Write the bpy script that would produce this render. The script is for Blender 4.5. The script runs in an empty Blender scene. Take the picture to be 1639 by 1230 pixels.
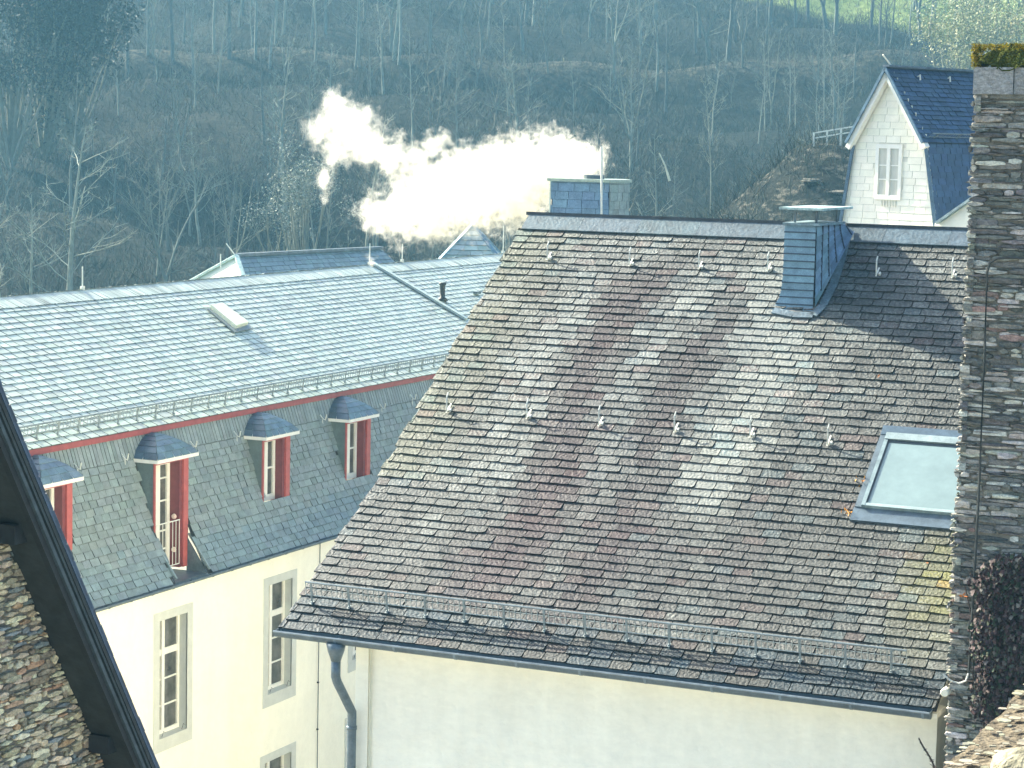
import bpy, math, random
import numpy as np
from mathutils import Vector
random.seed(7); rng = np.random.default_rng(7)
scn = bpy.context.scene
col = scn.collection

# ------------------------------------------------------------------ camera
F, CX, CY, H0 = 3650.0, 819.5, 615.0, 22.0            # the photograph's lens in its own pixels; eye 22 m above the yard
V1 = np.array([-7250-CX, 47-CY, F]); V2 = np.array([2496-CX, 260-CY, F])
AX = -V1/np.linalg.norm(V1); AY = V2/np.linalg.norm(V2)
AY = AY-AX*(AX@AY); AY /= np.linalg.norm(AY); AZ = np.cross(AX, AY)
RW = np.array([AX, AY, AZ]); EYE = np.array([0, 0, H0])
cam = bpy.data.cameras.new('camera'); camo = bpy.data.objects.new('camera', cam); col.objects.link(camo)
from mathutils import Matrix
m3 = Matrix([[RW[i, 0], -RW[i, 1], -RW[i, 2]] for i in range(3)])
camo.matrix_world = Matrix.Translation((0, 0, H0)) @ m3.to_4x4()
cam.sensor_fit = 'HORIZONTAL'; cam.angle = 2*math.atan(819.5/F)
cam.clip_start = .1; cam.clip_end = 3000
scn.camera = camo

# ------------------------------------------------------------------ light
SUN = Vector((-1, .31, .70)).normalized()
w = bpy.data.worlds.new('World'); scn.world = w; w.use_nodes = True
nt = w.node_tree; bg = nt.nodes['Background']
sky = nt.nodes.new('ShaderNodeTexSky'); sky.sky_type = 'NISHITA'; sky.sun_disc = False
sky.sun_elevation = math.asin(SUN.z); sky.sun_rotation = math.atan2(SUN.x, SUN.y)
sky.air_density = .8; sky.dust_density = 4.0; sky.ozone_density = 2.5
nt.links.new(sky.outputs[0], bg.inputs[0]); bg.inputs[1].default_value = .118
sl = bpy.data.lights.new('sun', 'SUN'); sl.energy = 5.0; sl.angle = math.radians(.6); sl.color = (1, .94, .78)
so = bpy.data.objects.new('sun', sl); col.objects.link(so); so.location = (-60, 20, 60)
so.rotation_euler = SUN.to_track_quat('Z', 'Y').to_euler()
scn.view_settings.view_transform = 'Standard'; scn.view_settings.look = 'None'
scn.view_settings.exposure = 1.72; scn.view_settings.gamma = 1
scn.cycles.volume_bounces = 8; scn.cycles.max_bounces = 8; scn.cycles.volume_step_rate = 1.0
scn.cycles.volume_max_steps = 256; scn.cycles.use_denoising = True

# ------------------------------------------------------------------ pixel -> place helpers
def ray(px, py): return RW @ np.array([px-CX, py-CY, F])
def on(px, py, ax, val):
    d = ray(px, py); return EYE + d*((val-EYE[ax])/d[ax])
def at(px, py, z): return EYE + ray(px, py)/F*z
def onpl(px, py, p0, n):
    d = ray(px, py); return EYE + d*((np.dot(n, p0-EYE))/np.dot(n, d))
def nz(v): v = np.asarray(v, float); return v/np.linalg.norm(v)

# ------------------------------------------------------------------ object helpers
BASE = {}
def tag(o, label=None, cat=None, group=None, kind=None):
    if label: o['label'] = label
    if cat: o['category'] = cat
    if group: o['group'] = group
    if kind: o['kind'] = kind
    return o
def empty(name, loc, label=None, cat=None, group=None):
    o = bpy.data.objects.new(name, None); col.objects.link(o); o.location = loc
    o.empty_display_size = .3
    BASE[o.name] = np.array(loc, float); return tag(o, label, cat, group)
class MB:
    def __init__(s): s.v = []; s.f = []; s.c = []; s.mi = []
    def add(s, vs, fs, c=(1, 1, 1), m=0):
        b = len(s.v); s.v.extend([tuple(map(float, x)) for x in vs])
        s.c.extend([c]*len(vs)); s.f.extend([tuple(b+i for i in f) for f in fs]); s.mi.extend([m]*len(fs)); return s
    def box(s, a, b, c=(1, 1, 1), m=0):
        (x0, y0, z0), (x1, y1, z1) = a, b
        return s.add([(x0,y0,z0),(x1,y0,z0),(x1,y1,z0),(x0,y1,z0),(x0,y0,z1),(x1,y0,z1),(x1,y1,z1),(x0,y1,z1)],
              [(0,3,2,1),(4,5,6,7),(0,1,5,4),(1,2,6,5),(2,3,7,6),(3,0,4,7)], c, m)
    def obox(s, p, ex, ey, ez, c=(1, 1, 1), m=0):    # oriented box from corner p and three edge vectors
        p, ex, ey, ez = map(lambda q: np.asarray(q, float), (p, ex, ey, ez))
        return s.add([p, p+ex, p+ex+ey, p+ey, p+ez, p+ex+ez, p+ex+ey+ez, p+ey+ez],
              [(0,3,2,1),(4,5,6,7),(0,1,5,4),(1,2,6,5),(2,3,7,6),(3,0,4,7)], c, m)
    def bar(s, a, b, w_, h_, up=(0, 0, 1), c=(1, 1, 1)):
        a = np.asarray(a, float); b = np.asarray(b, float); d = b-a; sx = nz(np.cross(d, up)); sz = nz(np.cross(sx, d))
        return s.obox(a-sx*w_/2-sz*h_/2, sx*w_, d, sz*h_, c)
    def tube(s, pts, rad, n=6, c=(1, 1, 1), cap=True):
        pts = [np.asarray(p, float) for p in pts]; k = len(pts)
        if not hasattr(rad, '__len__'): rad = [rad]*k
        b = len(s.v); ref = None
        for i, p in enumerate(pts):
            t = nz(pts[min(i+1, k-1)]-pts[max(i-1, 0)])
            if ref is None: ref = np.array([0, 0, 1.]) if abs(t[2]) < .9 else np.array([1., 0, 0])
            a = nz(np.cross(t, ref)); q = np.cross(t, a); ref = -np.cross(t, a) if False else ref
            for j in range(n):
                an = 2*math.pi*j/n; s.v.append(tuple(p+rad[i]*(a*math.cos(an)+q*math.sin(an)))); s.c.append(c)
        for i in range(k-1):
            for j in range(n):
                j2 = (j+1) % n; s.f.append((b+i*n+j, b+i*n+j2, b+(i+1)*n+j2, b+(i+1)*n+j)); s.mi.append(0)
        if cap and n > 2:
            s.f.append(tuple(b+j for j in range(n))[::-1]); s.mi.append(0)
            s.f.append(tuple(b+(k-1)*n+j for j in range(n))); s.mi.append(0)
        return s
    def prism(s, poly, off, c=(1, 1, 1)):            # polygon extruded by vector off
        n = len(poly); a = [np.asarray(p, float) for p in poly]; b = [p+np.asarray(off, float) for p in a]
        return s.add(a+b, [tuple(range(n))[::-1], tuple(range(n, 2*n))]+[(i, (i+1) % n, n+(i+1) % n, n+i) for i in range(n)], c)
    def build(s, name, mats, parent=None, smooth=False):
        me = bpy.data.meshes.new(name); base = np.zeros(3)
        if parent is not None:
            base = BASE[parent.name]
        v = np.array(s.v)-base
        me.from_pydata(v.tolist(), [], s.f); 
        for m_ in (mats if isinstance(mats, (list, tuple)) else [mats]): me.materials.append(m_)
        me.polygons.foreach_set('material_index', s.mi)
        ca = me.color_attributes.new('tint', 'FLOAT_COLOR', 'POINT')
        c = np.ones((len(s.v), 4)); cc = np.array([tuple(x)[:4] if len(x) > 3 else (*x, 1) for x in s.c]); c[:, :] = cc
        ca.data.foreach_set('color', c.ravel())
        if smooth: me.polygons.foreach_set('use_smooth', [True]*len(me.polygons))
        me.validate(); me.update()
        o = bpy.data.objects.new(name, me); col.objects.link(o)
        if parent is not None: o.parent = parent
        BASE[o.name] = base
        return o

# ------------------------------------------------------------------ materials
def mat(name, base=(.5, .5, .5), rough=.7, attr=True, n=(), bump=(30, .2, .02), metal=0, spec=.5, coat=None):
    """base * tint attribute * noise layers; n = list of (scale, lo, hi, detail, stretch) multiplying value"""
    m = bpy.data.materials.new(name); m.use_nodes = True; t = m.node_tree; b = t.nodes['Principled BSDF']
    L = t.links.new
    tc = t.nodes.new('ShaderNodeTexCoord'); geo = t.nodes.new('ShaderNodeNewGeometry')
    rgb = t.nodes.new('ShaderNodeRGB'); rgb.outputs[0].default_value = (*base, 1); cur = rgb.outputs[0]
    def mul(a, bb, mode='MULTIPLY', fac=1.0):
        x = t.nodes.new('ShaderNodeMix'); x.data_type = 'RGBA'; x.blend_type = mode
        x.inputs[0].default_value = fac; L(a, x.inputs[6]); L(bb, x.inputs[7]); return x.outputs[2]
    if attr:
        at_ = t.nodes.new('ShaderNodeAttribute'); at_.attribute_name = 'tint'; cur = mul(cur, at_.outputs[0])
    for (sc, lo, hi, det, st) in n:
        mp = t.nodes.new('ShaderNodeMapping'); mp.inputs[3].default_value = st; L(geo.outputs['Position'], mp.inputs[0])
        no = t.nodes.new('ShaderNodeTexNoise'); no.inputs['Scale'].default_value = sc; no.inputs['Detail'].default_value = det
        no.inputs['Roughness'].default_value = .65; L(mp.outputs[0], no.inputs['Vector'])
        mr = t.nodes.new('ShaderNodeMapRange'); mr.inputs[1].default_value = .3; mr.inputs[2].default_value = .7
        mr.inputs[3].default_value = lo; mr.inputs[4].default_value = hi; L(no.outputs[0], mr.inputs[0])
        cur = mul(cur, mr.outputs[0])
    L(cur, b.inputs['Base Color']); b.inputs['Roughness'].default_value = rough; b.inputs['Metallic'].default_value = metal
    b.inputs['Specular IOR Level'].default_value = spec
    if bump:
        sc, st, di = bump
        no = t.nodes.new('ShaderNodeTexNoise'); no.inputs['Scale'].default_value = sc; no.inputs['Detail'].default_value = 6
        L(geo.outputs['Position'], no.inputs['Vector'])
        bp = t.nodes.new('ShaderNodeBump'); bp.inputs['Strength'].default_value = st; bp.inputs['Distance'].default_value = di
        L(no.outputs[0], bp.inputs['Height']); L(bp.outputs[0], b.inputs['Normal'])
    return m
U = (1, 1, 1)
def lichen_slate(name, spots=(.80, .78, .68), amount=.52, sc=22):
    m = mat(name, (1, 1, 1), .62, True, [(24, .42, 1.65, 10, U), (1.1, .8, 1.2, 3, U)], (26, .9, .03), spec=.35)
    t = m.node_tree; b = t.nodes['Principled BSDF']; L = t.links.new
    src = b.inputs['Base Color'].links[0].from_socket
    geo = t.nodes.new('ShaderNodeNewGeometry'); no = t.nodes.new('ShaderNodeTexNoise'); no.inputs['Scale'].default_value = sc
    no.inputs['Detail'].default_value = 7; no.inputs['Roughness'].default_value = .75; L(geo.outputs['Position'], no.inputs['Vector'])
    n2 = t.nodes.new('ShaderNodeTexNoise'); n2.inputs['Scale'].default_value = 1.3; n2.inputs['Detail'].default_value = 3; L(geo.outputs['Position'], n2.inputs['Vector'])
    ad = t.nodes.new('ShaderNodeMath'); ad.operation = 'MULTIPLY_ADD'; ad.inputs[1].default_value = .45; L(n2.outputs[0], ad.inputs[0]); L(no.outputs[0], ad.inputs[2])
    at_ = t.nodes.new('ShaderNodeAttribute'); at_.attribute_name = 'tint'   # alpha carries how lichen grown a slate is
    a2 = t.nodes.new('ShaderNodeMath'); a2.operation = 'ADD'; L(ad.outputs[0], a2.inputs[0]); L(at_.outputs['Alpha'], a2.inputs[1])
    mr = t.nodes.new('ShaderNodeMapRange'); mr.inputs[1].default_value = amount+1.20; mr.inputs[2].default_value = amount+1.38
    L(a2.outputs[0], mr.inputs[0])
    x = t.nodes.new('ShaderNodeMix'); x.data_type = 'RGBA'; x.inputs[7].default_value = (*spots, 1)
    L(mr.outputs[0], x.inputs[0]); L(src, x.inputs[6]); L(x.outputs[2], b.inputs['Base Color'])
    return m
M = {}
M['oldslate'] = lichen_slate('weathered_slate', (.19, .205, .185), .56)
M['slate'] = mat('grey_green_slate', (.235, .27, .26), .55, True, [(5, .8, 1.2, 5, U), (60, .85, 1.15, 4, U)], (40, .35, .01), spec=.5)
M['topslate'] = mat('pale_grey_slate', (.47, .53, .43), .42, True, [(3, .85, 1.15, 4, U), (50, .85, 1.12, 5, U)], (40, .3, .008), spec=.8)
M['blueslate'] = mat('blue_slate', (.060, .095, .14), .5, True, [(4, .75, 1.3, 5, U), (50, .8, 1.2, 4, U)], (40, .4, .01), spec=.5)
M['deck'] = mat('dark_underlay', (.02, .022, .022), .95, False, (), None)
M['plaster'] = mat('cream_plaster', (.96, .905, .72), .85, True, [(.6, .95, 1.03, 4, U), (9, .97, 1.03, 5, U), (1.8, .95, 1.03, 7, (1, 1, .16))], (3.2, .55, .05), spec=.2)
M['plaster2'] = mat('pale_plaster', (.965, .935, .775), .88, True, [(.5, .94, 1.04, 5, U), (6, .96, 1.04, 6, (1, 1, 2.2)), (2.2, .93, 1.03, 8, (1, 1, .14))], (3.4, .8, .06), spec=.2)
M['white'] = mat('white_paint', (.86, .83, .72), .45, True, [(8, .93, 1.04, 3, U)], (60, .1, .004))
M['whiteslate'] = mat('whitewashed_slate', (.96, .90, .72), .6, True, [(4, .93, 1.04, 4, U)], (30, .3, .008))
M['red'] = mat('oxide_red_paint', (.33, .075, .07), .5, True, [(6, .8, 1.15, 4, U)], (50, .15, .004))
M['surround'] = mat('grey_painted_surround', (.60, .60, .52), .8, True, [(5, .93, 1.06, 4, U)], (40, .2, .004))
M['zinc'] = mat('zinc_sheet', (.13, .17, .19), .42, True, [(7, .75, 1.25, 5, U), (40, .9, 1.1, 3, U)], (25, .15, .005), metal=.35)
M['lead'] = mat('lead_flashing', (.11, .145, .165), .55, True, [(5, .6, 1.4, 6, U), (40, .8, 1.25, 4, U)], (20, .5, .02), metal=.1)
M['galv'] = mat('galvanised_steel', (.27, .31, .30), .5, True, [(20, .75, 1.2, 4, U)], (60, .1, .003), metal=.3)
M['palemetal'] = mat('pale_galvanised_steel', (.70, .70, .60), .5, True, [(20, .85, 1.1, 4, U)], None, metal=.1)
M['darkwood'] = mat('tarred_timber', (.018, .024, .026), .6, True, [(8, .6, 1.5, 6, (1, 1, 1))], (25, .4, .01))
M['stone'] = mat('rubble_stone', (1, 1, 1), .9, True, [(14, .55, 1.45, 8, (1, 1, 2.5)), (70, .75, 1.25, 5, U)], (18, 1.0, .04), spec=.25)
M['mortar'] = mat('earth_mortar', (.23, .21, .165), .98, False, [(10, .6, 1.4, 6, U)], (30, .6, .03), spec=.1)
M['pstone'] = mat('parapet_gravel', (.15, .125, .085), .95, True, [(28, .5, 1.4, 8, U), (160, .7, 1.25, 5, U)], (60, 1.0, .02), spec=.2)
M['chip'] = mat('pale_stone_chip', (.27, .25, .185), .85, True, [(60, .7, 1.2, 5, U)], (80, .5, .006), spec=.2)
M['bark'] = mat('grey_bark', (.30, .31, .27), .85, True, [(6, .7, 1.3, 5, (1, 1, .4))], None, spec=.15)
M['moss'] = mat('moss', (.20, .19, .03), .95, True, [(9, .5, 1.6, 6, U)], (30, 1, .04), spec=.1)
M['leaf'] = mat('leaves', (1, 1, 1), .7, True, [(8, .7, 1.35, 4, U)], None, spec=.3)
M['brush'] = mat('dry_brush', (.40, .46, .45), .85, True, [(.2, .6, 1.4, 4, U)], None, spec=.1)
M['pane'] = mat('dark_window_glass', (.085, .085, .075), .10, False, [(2.5, .4, 1.8, 3, U)], None, spec=.7)
M['paleglass'] = mat('pale_blind_behind_glass', (.22, .30, .29), .16, False, [(.9, .85, 1.15, 3, U), (9, .94, 1.06, 5, U)], None, spec=.9)
M['cable'] = mat('dark_cable', (.03, .035, .03), .6, False, (), None)
M['rust'] = mat('orange_dry_leaf', (.55, .22, .04), .8, True, (), None)

# ------------------------------------------------------------------ slate field
def slates(mb, P, N, ulo, uhi, S, expo, wid, th, colf, skew=0.0, jit=.01, lap=1.3, s0=0.0, skip=None, clip=.22, tilt=.5, gap=.005, bev=0., edge=.28):
    k = 0; s = s0
    while s < S-1e-4:
        e = expo*(1+rng.uniform(-.03, .03)); sb = s; stp = min(s+e*lap, S+.01)
        a0, a1 = ulo(s), uhi(s); u = a0-rng.uniform(.1, .9)*wid
        while u < a1:
            wd = wid*rng.uniform(.80, 1.14); ua, ub = max(u, a0+rng.uniform(-jit, jit)), min(u+wd, a1+rng.uniform(-jit, jit))
            u += wd
            if ub-ua < wid*.15: continue
            um = (ua+ub)/2
            if skip and skip(um, s+e/2): continue
            g = gap*(1+rng.uniform(0, .6)); j1, j2 = rng.uniform(-jit, jit, 2)*.6; t1 = th*(1.3+rng.uniform(-tilt, tilt)); t2 = th*(1.3+rng.uniform(-tilt, tilt))
            n = N(um, s); c = colf(um, s+e/2)
            cl = clip*wd*rng.uniform(.3, 1) if rng.random() < .6 else .02
            ks = skew*(stp-sb)
            A = P(ua+g, sb+j1); B = P(ub-g-cl, sb+j2); B2 = P(ub-g, sb+j2+cl*.6); C = P(ub-g+ks, stp); D = P(ua+g+ks, stp)
            top = [A+n*t1, B+n*t2, B2+n*t2, C+n*th*.15, D+n*th*.15]
            bot = [A+n*(t1-th), B+n*(t2-th), B2+n*(t2-th), C-n*th*.6, D-n*th*.6]
            mb.add(top, [(0,1,2,3,4)], c)
            mb.add(top+bot, [(5,6,1,0), (6,7,2,1), (7,8,3,2), (9,5,0,4)], (c[0]*edge, c[1]*edge*1.05, c[2]*edge*1.1, .8))  # dark edge tint paints the shade lines between courses
            if bev: mb.add([A, B, B2, P(ub-g, sb+j2+cl*.6-bev)+n*th*.8, P(ub-g-cl, sb+j2-bev)+n*th*.8, P(ua+g, sb+j1-bev)+n*th*.8], [(5,4,1,0), (4,3,2,1)], (c[0]*edge, c[1]*edge*1.05, c[2]*edge*1.1, .8))  # bevel strip in the same tint, painted shade under each course
        s += e; k += 1
def profile(pts):                       # pts: list of 2D; returns f(s)->(a,b,na,nb), length
    p = np.array(pts, float); d = np.linalg.norm(np.diff(p, axis=0), axis=1); cum = np.r_[0, np.cumsum(d)]
    def f(s):
        i = int(np.clip(np.searchsorted(cum, s, side='right')-1, 0, len(d)-1)); t = (s-cum[i])/d[i]
        q = p[i]+(p[i+1]-p[i])*t; tt = (p[i+1]-p[i])/d[i]; return q, np.array([-tt[1], tt[0]])
    return f, cum[-1]
def vary(base, br=.2, hue=.04):
    f = 1+rng.uniform(-br, br); return tuple(np.clip(np.array(base)*f+rng.uniform(-hue, hue, 3)*np.array(base), .004, 9))
def rubble(mb, P, n, u0, u1, v0, v1, hmin, hmax, wmin, wmax, colf, proud=.04, inside=None):
    v = v0
    e0 = 0.
    while v < v1:
        e0 = .7*e0+rng.uniform(-.02, .02); h = rng.uniform(hmin, hmax); u = u0-rng.uniform(0, wmax)
        while u < u1:
            wd = rng.uniform(wmin, wmax)*(h/hmax*.6+.5); ua, ub = max(u, u0+e0-rng.uniform(0, .02)), min(u+wd, u1); u += wd
            if ub-ua < .03: continue
            hh = h*rng.uniform(.7, 1.3); vo = v+rng.uniform(-.25, .25)*h
            if inside and not inside((ua+ub)/2, vo+hh/2): continue
            g = .004+rng.uniform(0, .01); p = proud*rng.uniform(.1, 1.0)
            jj = lambda k: rng.uniform(-k, k)
            k1, k2 = min(wd*.06, .010), hh*.16
            o = [(ua+g+abs(jj(k1)), vo+g+jj(k2)), ((ua+ub)/2+jj(k1), vo+jj(k2)), (ub-g-abs(jj(k1)), vo+g+jj(k2)), (ub-g, vo+hh/2),
                 (ub-g-abs(jj(k1))*2, vo+hh-g-abs(jj(k2))), ((ua+ub)/2+jj(k1), vo+hh-jj(k2)*.5), (ua+g+abs(jj(k1))*2, vo+hh-g-abs(jj(k2))), (ua+g, vo+hh/2)]
            cx, cy = (ua+ub)/2, vo+hh/2
            f = [P(cx+(a-cx)*.95, cy+(b-cy)*.87)+n*(p*rng.uniform(.7, 1.2)) for a, b in o]; bk = [P(a, b)+n*p*.35 for a, b in o]; b2 = [P(a, b)-n*.05 for a, b in o]
            q = 8
            mb.add(f+bk+b2, [tuple(range(q))]+[(q+i, q+(i+1) % q, (i+1) % q, i) for i in range(q)]+[(2*q+i, 2*q+(i+1) % q, q+(i+1) % q, q+i) for i in range(q)], colf())
        v += h*.92
def Zr(z): return z+H0

# ------------------------------------------------------------------ ground and hill
HD = nz([RW[0, 2], RW[1, 2], 0]); HR = nz([RW[0, 0], RW[1, 0], 0])
def sm(a, b, x): t = np.clip((x-a)/(b-a), 0, 1); return t*t*(3-2*t)
def ground_z(u, v):
    u = np.asarray(u, float); v = np.asarray(v, float)
    z = -22.0+0*u
    z = z+sm(78, 112, u)*5.5
    z = z+np.maximum(u-108, 0)*.205+4*sm(240, 330, u)
    z = z+.9*np.sin(u*.11+v*.05)+.7*np.sin(v*.13+u*.04+1.)+.35*np.sin(u*.37+v*.21)+.3*np.sin(v*.41-u*.23)
    # terrace path across the slope
    d = (u-(222-.10*v)); z = z+1.2*np.exp(-(d/3.5)**2)-.8*np.exp(-((d+6)/4)**2)
    # rocky spur at the right
    v0 = 24.0
    sp = np.exp(-((u-124)/13)**2)*(1/(1+np.exp(-(v-9.5)/2.4)))*(1/(1+np.exp((v-44)/6)))
    top = .7+.035*(v-19)+.6*np.sin(v*.9)*np.exp(-((v-12)/8)**2)
    z = z*(1-sp)+top*sp+sp*(1-sp)*1.6*np.sin(v*1.7+u*.9)
    return z
def gpoint(u, v): p = HD*u+HR*v; return np.array([p[0], p[1], H0+float(ground_z(u, v))])
def make_terrain():
    us = np.r_[np.linspace(70, 330, 261), np.linspace(336, 900, 40)]; vs = np.linspace(-150, 150, 261)
    Uu, Vv = np.meshgrid(us, vs, indexing='ij'); Zz = ground_z(Uu, Vv)
    Zz[us > 330] = ground_z(np.full_like(Vv[us > 330], 330), Vv[us > 330])+(Uu[us > 330]-330)*.12
    edge = sm(70, 76, Uu); Zz = Zz-(1-edge)*.6
    X = HD[0]*Uu+HR[0]*Vv; Y = HD[1]*Uu+HR[1]*Vv
    vv = np.stack([X, Y, Zz+H0], -1).reshape(-1, 3); nu, nv = Uu.shape
    i = np.arange(nu-1)[:, None]*nv+np.arange(nv-1)[None, :]
    fs = np.stack([i, i+nv, i+nv+1, i+1], -1).reshape(-1, 4)
    meadow = sm(0, 8, Uu-(268-.62*(Vv-18)))*sm(14, 24, Vv); path = np.exp(-((Uu-(222-.10*Vv))/2.6)**2)
    rock = np.exp(-((Uu-124)/13)**2)*(1/(1+np.exp(-(Vv-9.5)/2.4)))
    c = np.zeros((nu, nv, 4)); c[..., 0] = meadow; c[..., 1] = path; c[..., 2] = rock; c[..., 3] = 1
    me = bpy.data.meshes.new('hillside'); me.from_pydata(vv.tolist(), [], fs.tolist())
    ca = me.color_attributes.new('tint', 'FLOAT_COLOR', 'POINT'); ca.data.foreach_set('color', c.ravel())
    m = bpy.data.materials.new('woodland_floor'); m.use_nodes = True; t = m.node_tree; b = t.nodes['Principled BSDF']; L = t.links.new
    geo = t.nodes.new('ShaderNodeNewGeometry'); a = t.nodes.new('ShaderNodeAttribute'); a.attribute_name = 'tint'
    sp = t.nodes.new('ShaderNodeSeparateColor'); L(a.outputs[0], sp.inputs[0])
    def noise(s, d, st=(1, 1, 1)):
        mp = t.nodes.new('ShaderNodeMapping'); mp.inputs[3].default_value = st; L(geo.outputs['Position'], mp.inputs[0])
        n = t.nodes.new('ShaderNodeTexNoise'); n.inputs['Scale'].default_value = s; n.inputs['Detail'].default_value = d; n.inputs['Roughness'].default_value = .7
        L(mp.outputs[0], n.inputs['Vector']); return n.outputs[0]
    def ramp(fac, stops):
        r = t.nodes.new('ShaderNodeValToRGB'); L(fac, r.inputs[0]); e = r.color_ramp.elements
        e[0].position, e[0].color = stops[0][0], (*stops[0][1], 1); e[1].position, e[1].color = stops[-1][0], (*stops[-1][1], 1)
        for p_, c_ in stops[1:-1]: x = e.new(p_); x.color = (*c_, 1)
        return r.outputs[0]
    def mix(f, A, B):
        x = t.nodes.new('ShaderNodeMix'); x.data_type = 'RGBA'; L(f, x.inputs[0]); L(A, x.inputs[6]); L(B, x.inputs[7]); return x.outputs[2]
    base = ramp(noise(1.1, 10), [(.36, (.008, .012, .010)), (.5, (.019, .022, .017)), (.62, (.040, .040, .028)), (.74, (.10, .095, .065))])
    big = ramp(noise(.06, 4), [(.35, (.40, .58, .58)), (.65, (.88, .90, .80))])
    x = t.nodes.new('ShaderNodeMix'); x.data_type = 'RGBA'; x.blend_type = 'MULTIPLY'; x.inputs[0].default_value = 1; L(base, x.inputs[6]); L(big, x.inputs[7])
    pathc = ramp(noise(1.7, 8), [(.4, (.02, .025, .02)), (.62, (.13, .12, .085))])
    rockc = ramp(noise(.9, 9, (1, 1, 3)), [(.42, (.010, .015, .013)), (.53, (.035, .038, .030)), (.64, (.24, .22, .17))])
    mead = ramp(noise(.5, 7), [(.35, (.12, .18, .05)), (.65, (.30, .36, .12))])
    q = mix(sp.outputs[1], x.outputs[2], pathc); q = mix(sp.outputs[2], q, rockc); q = mix(sp.outputs[0], q, mead)
    L(q, b.inputs['Base Color']); b.inputs['Roughness'].default_value = .95; b.inputs['Specular IOR Level'].default_value = .1
    bp = t.nodes.new('ShaderNodeBump'); bp.inputs['Strength'].default_value = 1; bp.inputs['Distance'].default_value = .8
    L(noise(1.4, 10), bp.inputs['Height']); L(bp.outputs[0], b.inputs['Normal'])
    me.materials.append(m); me.polygons.foreach_set('use_smooth', [True]*len(me.polygons))
    o = bpy.data.objects.new('hillside', me); col.objects.link(o); tag(o, kind='structure')
make_terrain()
g = MB(); g.add([(-700, -200, 0), (500, -200, 0), (500, 700, 0), (-700, 700, 0)], [(0, 1, 2, 3)])
M['yard'] = mat('yard_paving', (.34, .32, .27), .9, False, [(2, .7, 1.25, 6, U)], (8, .5, .03))
o = g.build('ground', M['yard']); tag(o, kind='structure')

# ================================================================== main house
XL, XR = -14.924, -6.15; YE, ZE = 25.60, Zr(-6.46); YR, ZRG = 33.27, Zr(-1.22)
house = empty('slate_roofed_house', (-10.5, 31, 0), 'white house in front with the large lichen streaked old slate roof and a skylight', 'house')
pf, PL = profile([(YE, ZE), (26.1, ZE+.315), (26.9, ZE+.80), (28.06, Zr(-4.99)), (YR, ZRG)])
def mP(u, s):
    q, n = pf(s); return np.array([u, q[0], q[1]])
def mN(u, s):
    q, n = pf(s); return nz([0, -abs(n[0]), abs(n[1])])
def onroof(px, py):                      # pixel -> point on the main roof plane
    n = nz(np.array([0, -(ZRG-Zr(-4.99)), YR-28.06])); return onpl(px, py, np.array([0, YR, ZRG]), n)
def mcol(u, s):
    c = np.array([.080, .087, .080]); fr = s/PL; alx = 0.
    d = u+.0*s
    # long stains running down the slope
    for (u0, wd, f0, f1, colr, k) in [(-12.5, .46, .05, .95, (.034, .022, .027), .95), (-11.05, .36, .02, .85, (.033, .026, .030), .92), (-12.2, .40, .06, .52, (.040, .021, .026), .85), (-11.2, .3, .0, .4, (.036, .026, .030), .8), (-11.75, .26, .3, .95, (.15, .165, .155), .7), (-13.2, .3, .3, .95, (.15, .165, .15), .6), (-10.5, .25, .6, .97, (.17, .19, .18), .7),
                                      (-13.5, .45, .2, .75, (.11, .115, .10), .5), (-10.55, .28, .25, .95, (.13, .14, .13), .5), (-9.9, .38, .30, .84, (.30, .315, .27), .92), (-9.1, .25, .45, .8, (.15, .155, .14), .5),
                                      (-9.3, .35, .1, .42, (.052, .048, .050), .6), (-10.35, .3, .0, .35, (.05, .048, .05), .6), (-8.3, .6, .0, .6, (.085, .088, .08), .5)]:
        if f0 <= fr <= f1:
            wgt = k*math.exp(-((u-u0+.16*math.sin(s*1.3+u0)+rng.normal()*.12)/wd)**2)*min(1, (f1-fr)*8, (fr-f0+.02)*8); c = c*(1-wgt)+np.array(colr)*wgt; alx += wgt*(.16 if colr[0] > .1 else -.17)
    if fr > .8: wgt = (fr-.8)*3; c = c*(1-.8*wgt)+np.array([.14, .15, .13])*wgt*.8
    e = math.exp(-((u-XL)/.9)**2)*(fr > .35); c = c*(1-.55*e)+np.array([.18, .19, .11])*.55*e
    if u > -7.6 and .05 < fr < .42:
        k = math.exp(-((u+6.6)/.38)**2)*math.exp(-((fr-.235)/.10)**2); k *= rng.uniform(.3, 1); c = c*(1-k)+np.array([.26, .255, .075])*k
    if s < .68:  # eave courses darker: newer slates, plus the snow guard's shade painted in
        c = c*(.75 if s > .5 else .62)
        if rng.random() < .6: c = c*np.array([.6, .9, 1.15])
    r = rng.random()
    if r < .07: c = c*np.array([1.1, .84, .84])
    elif r < .15: c = c*1.15
    elif r < .25: c = c*.86
    elif r < .31: c = c*np.array([.9, 1.1, 1.2])
    c = np.clip(c*.74*(1+rng.uniform(-.12, .12)), .01, .6)
    al = alx+.04*rng.uniform(-1, 1)+(-.10 if s < .7 else 0)+(.06 if fr > .7 else 0)
    return (*c, 1+al)
mb = MB()
slates(mb, mP, mN, lambda s: XL+.02*math.sin(s*9), lambda s: XR, PL-.34, .160, .30, .020, mcol, jit=.012, clip=.13, tilt=.4, edge=.32)
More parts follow.
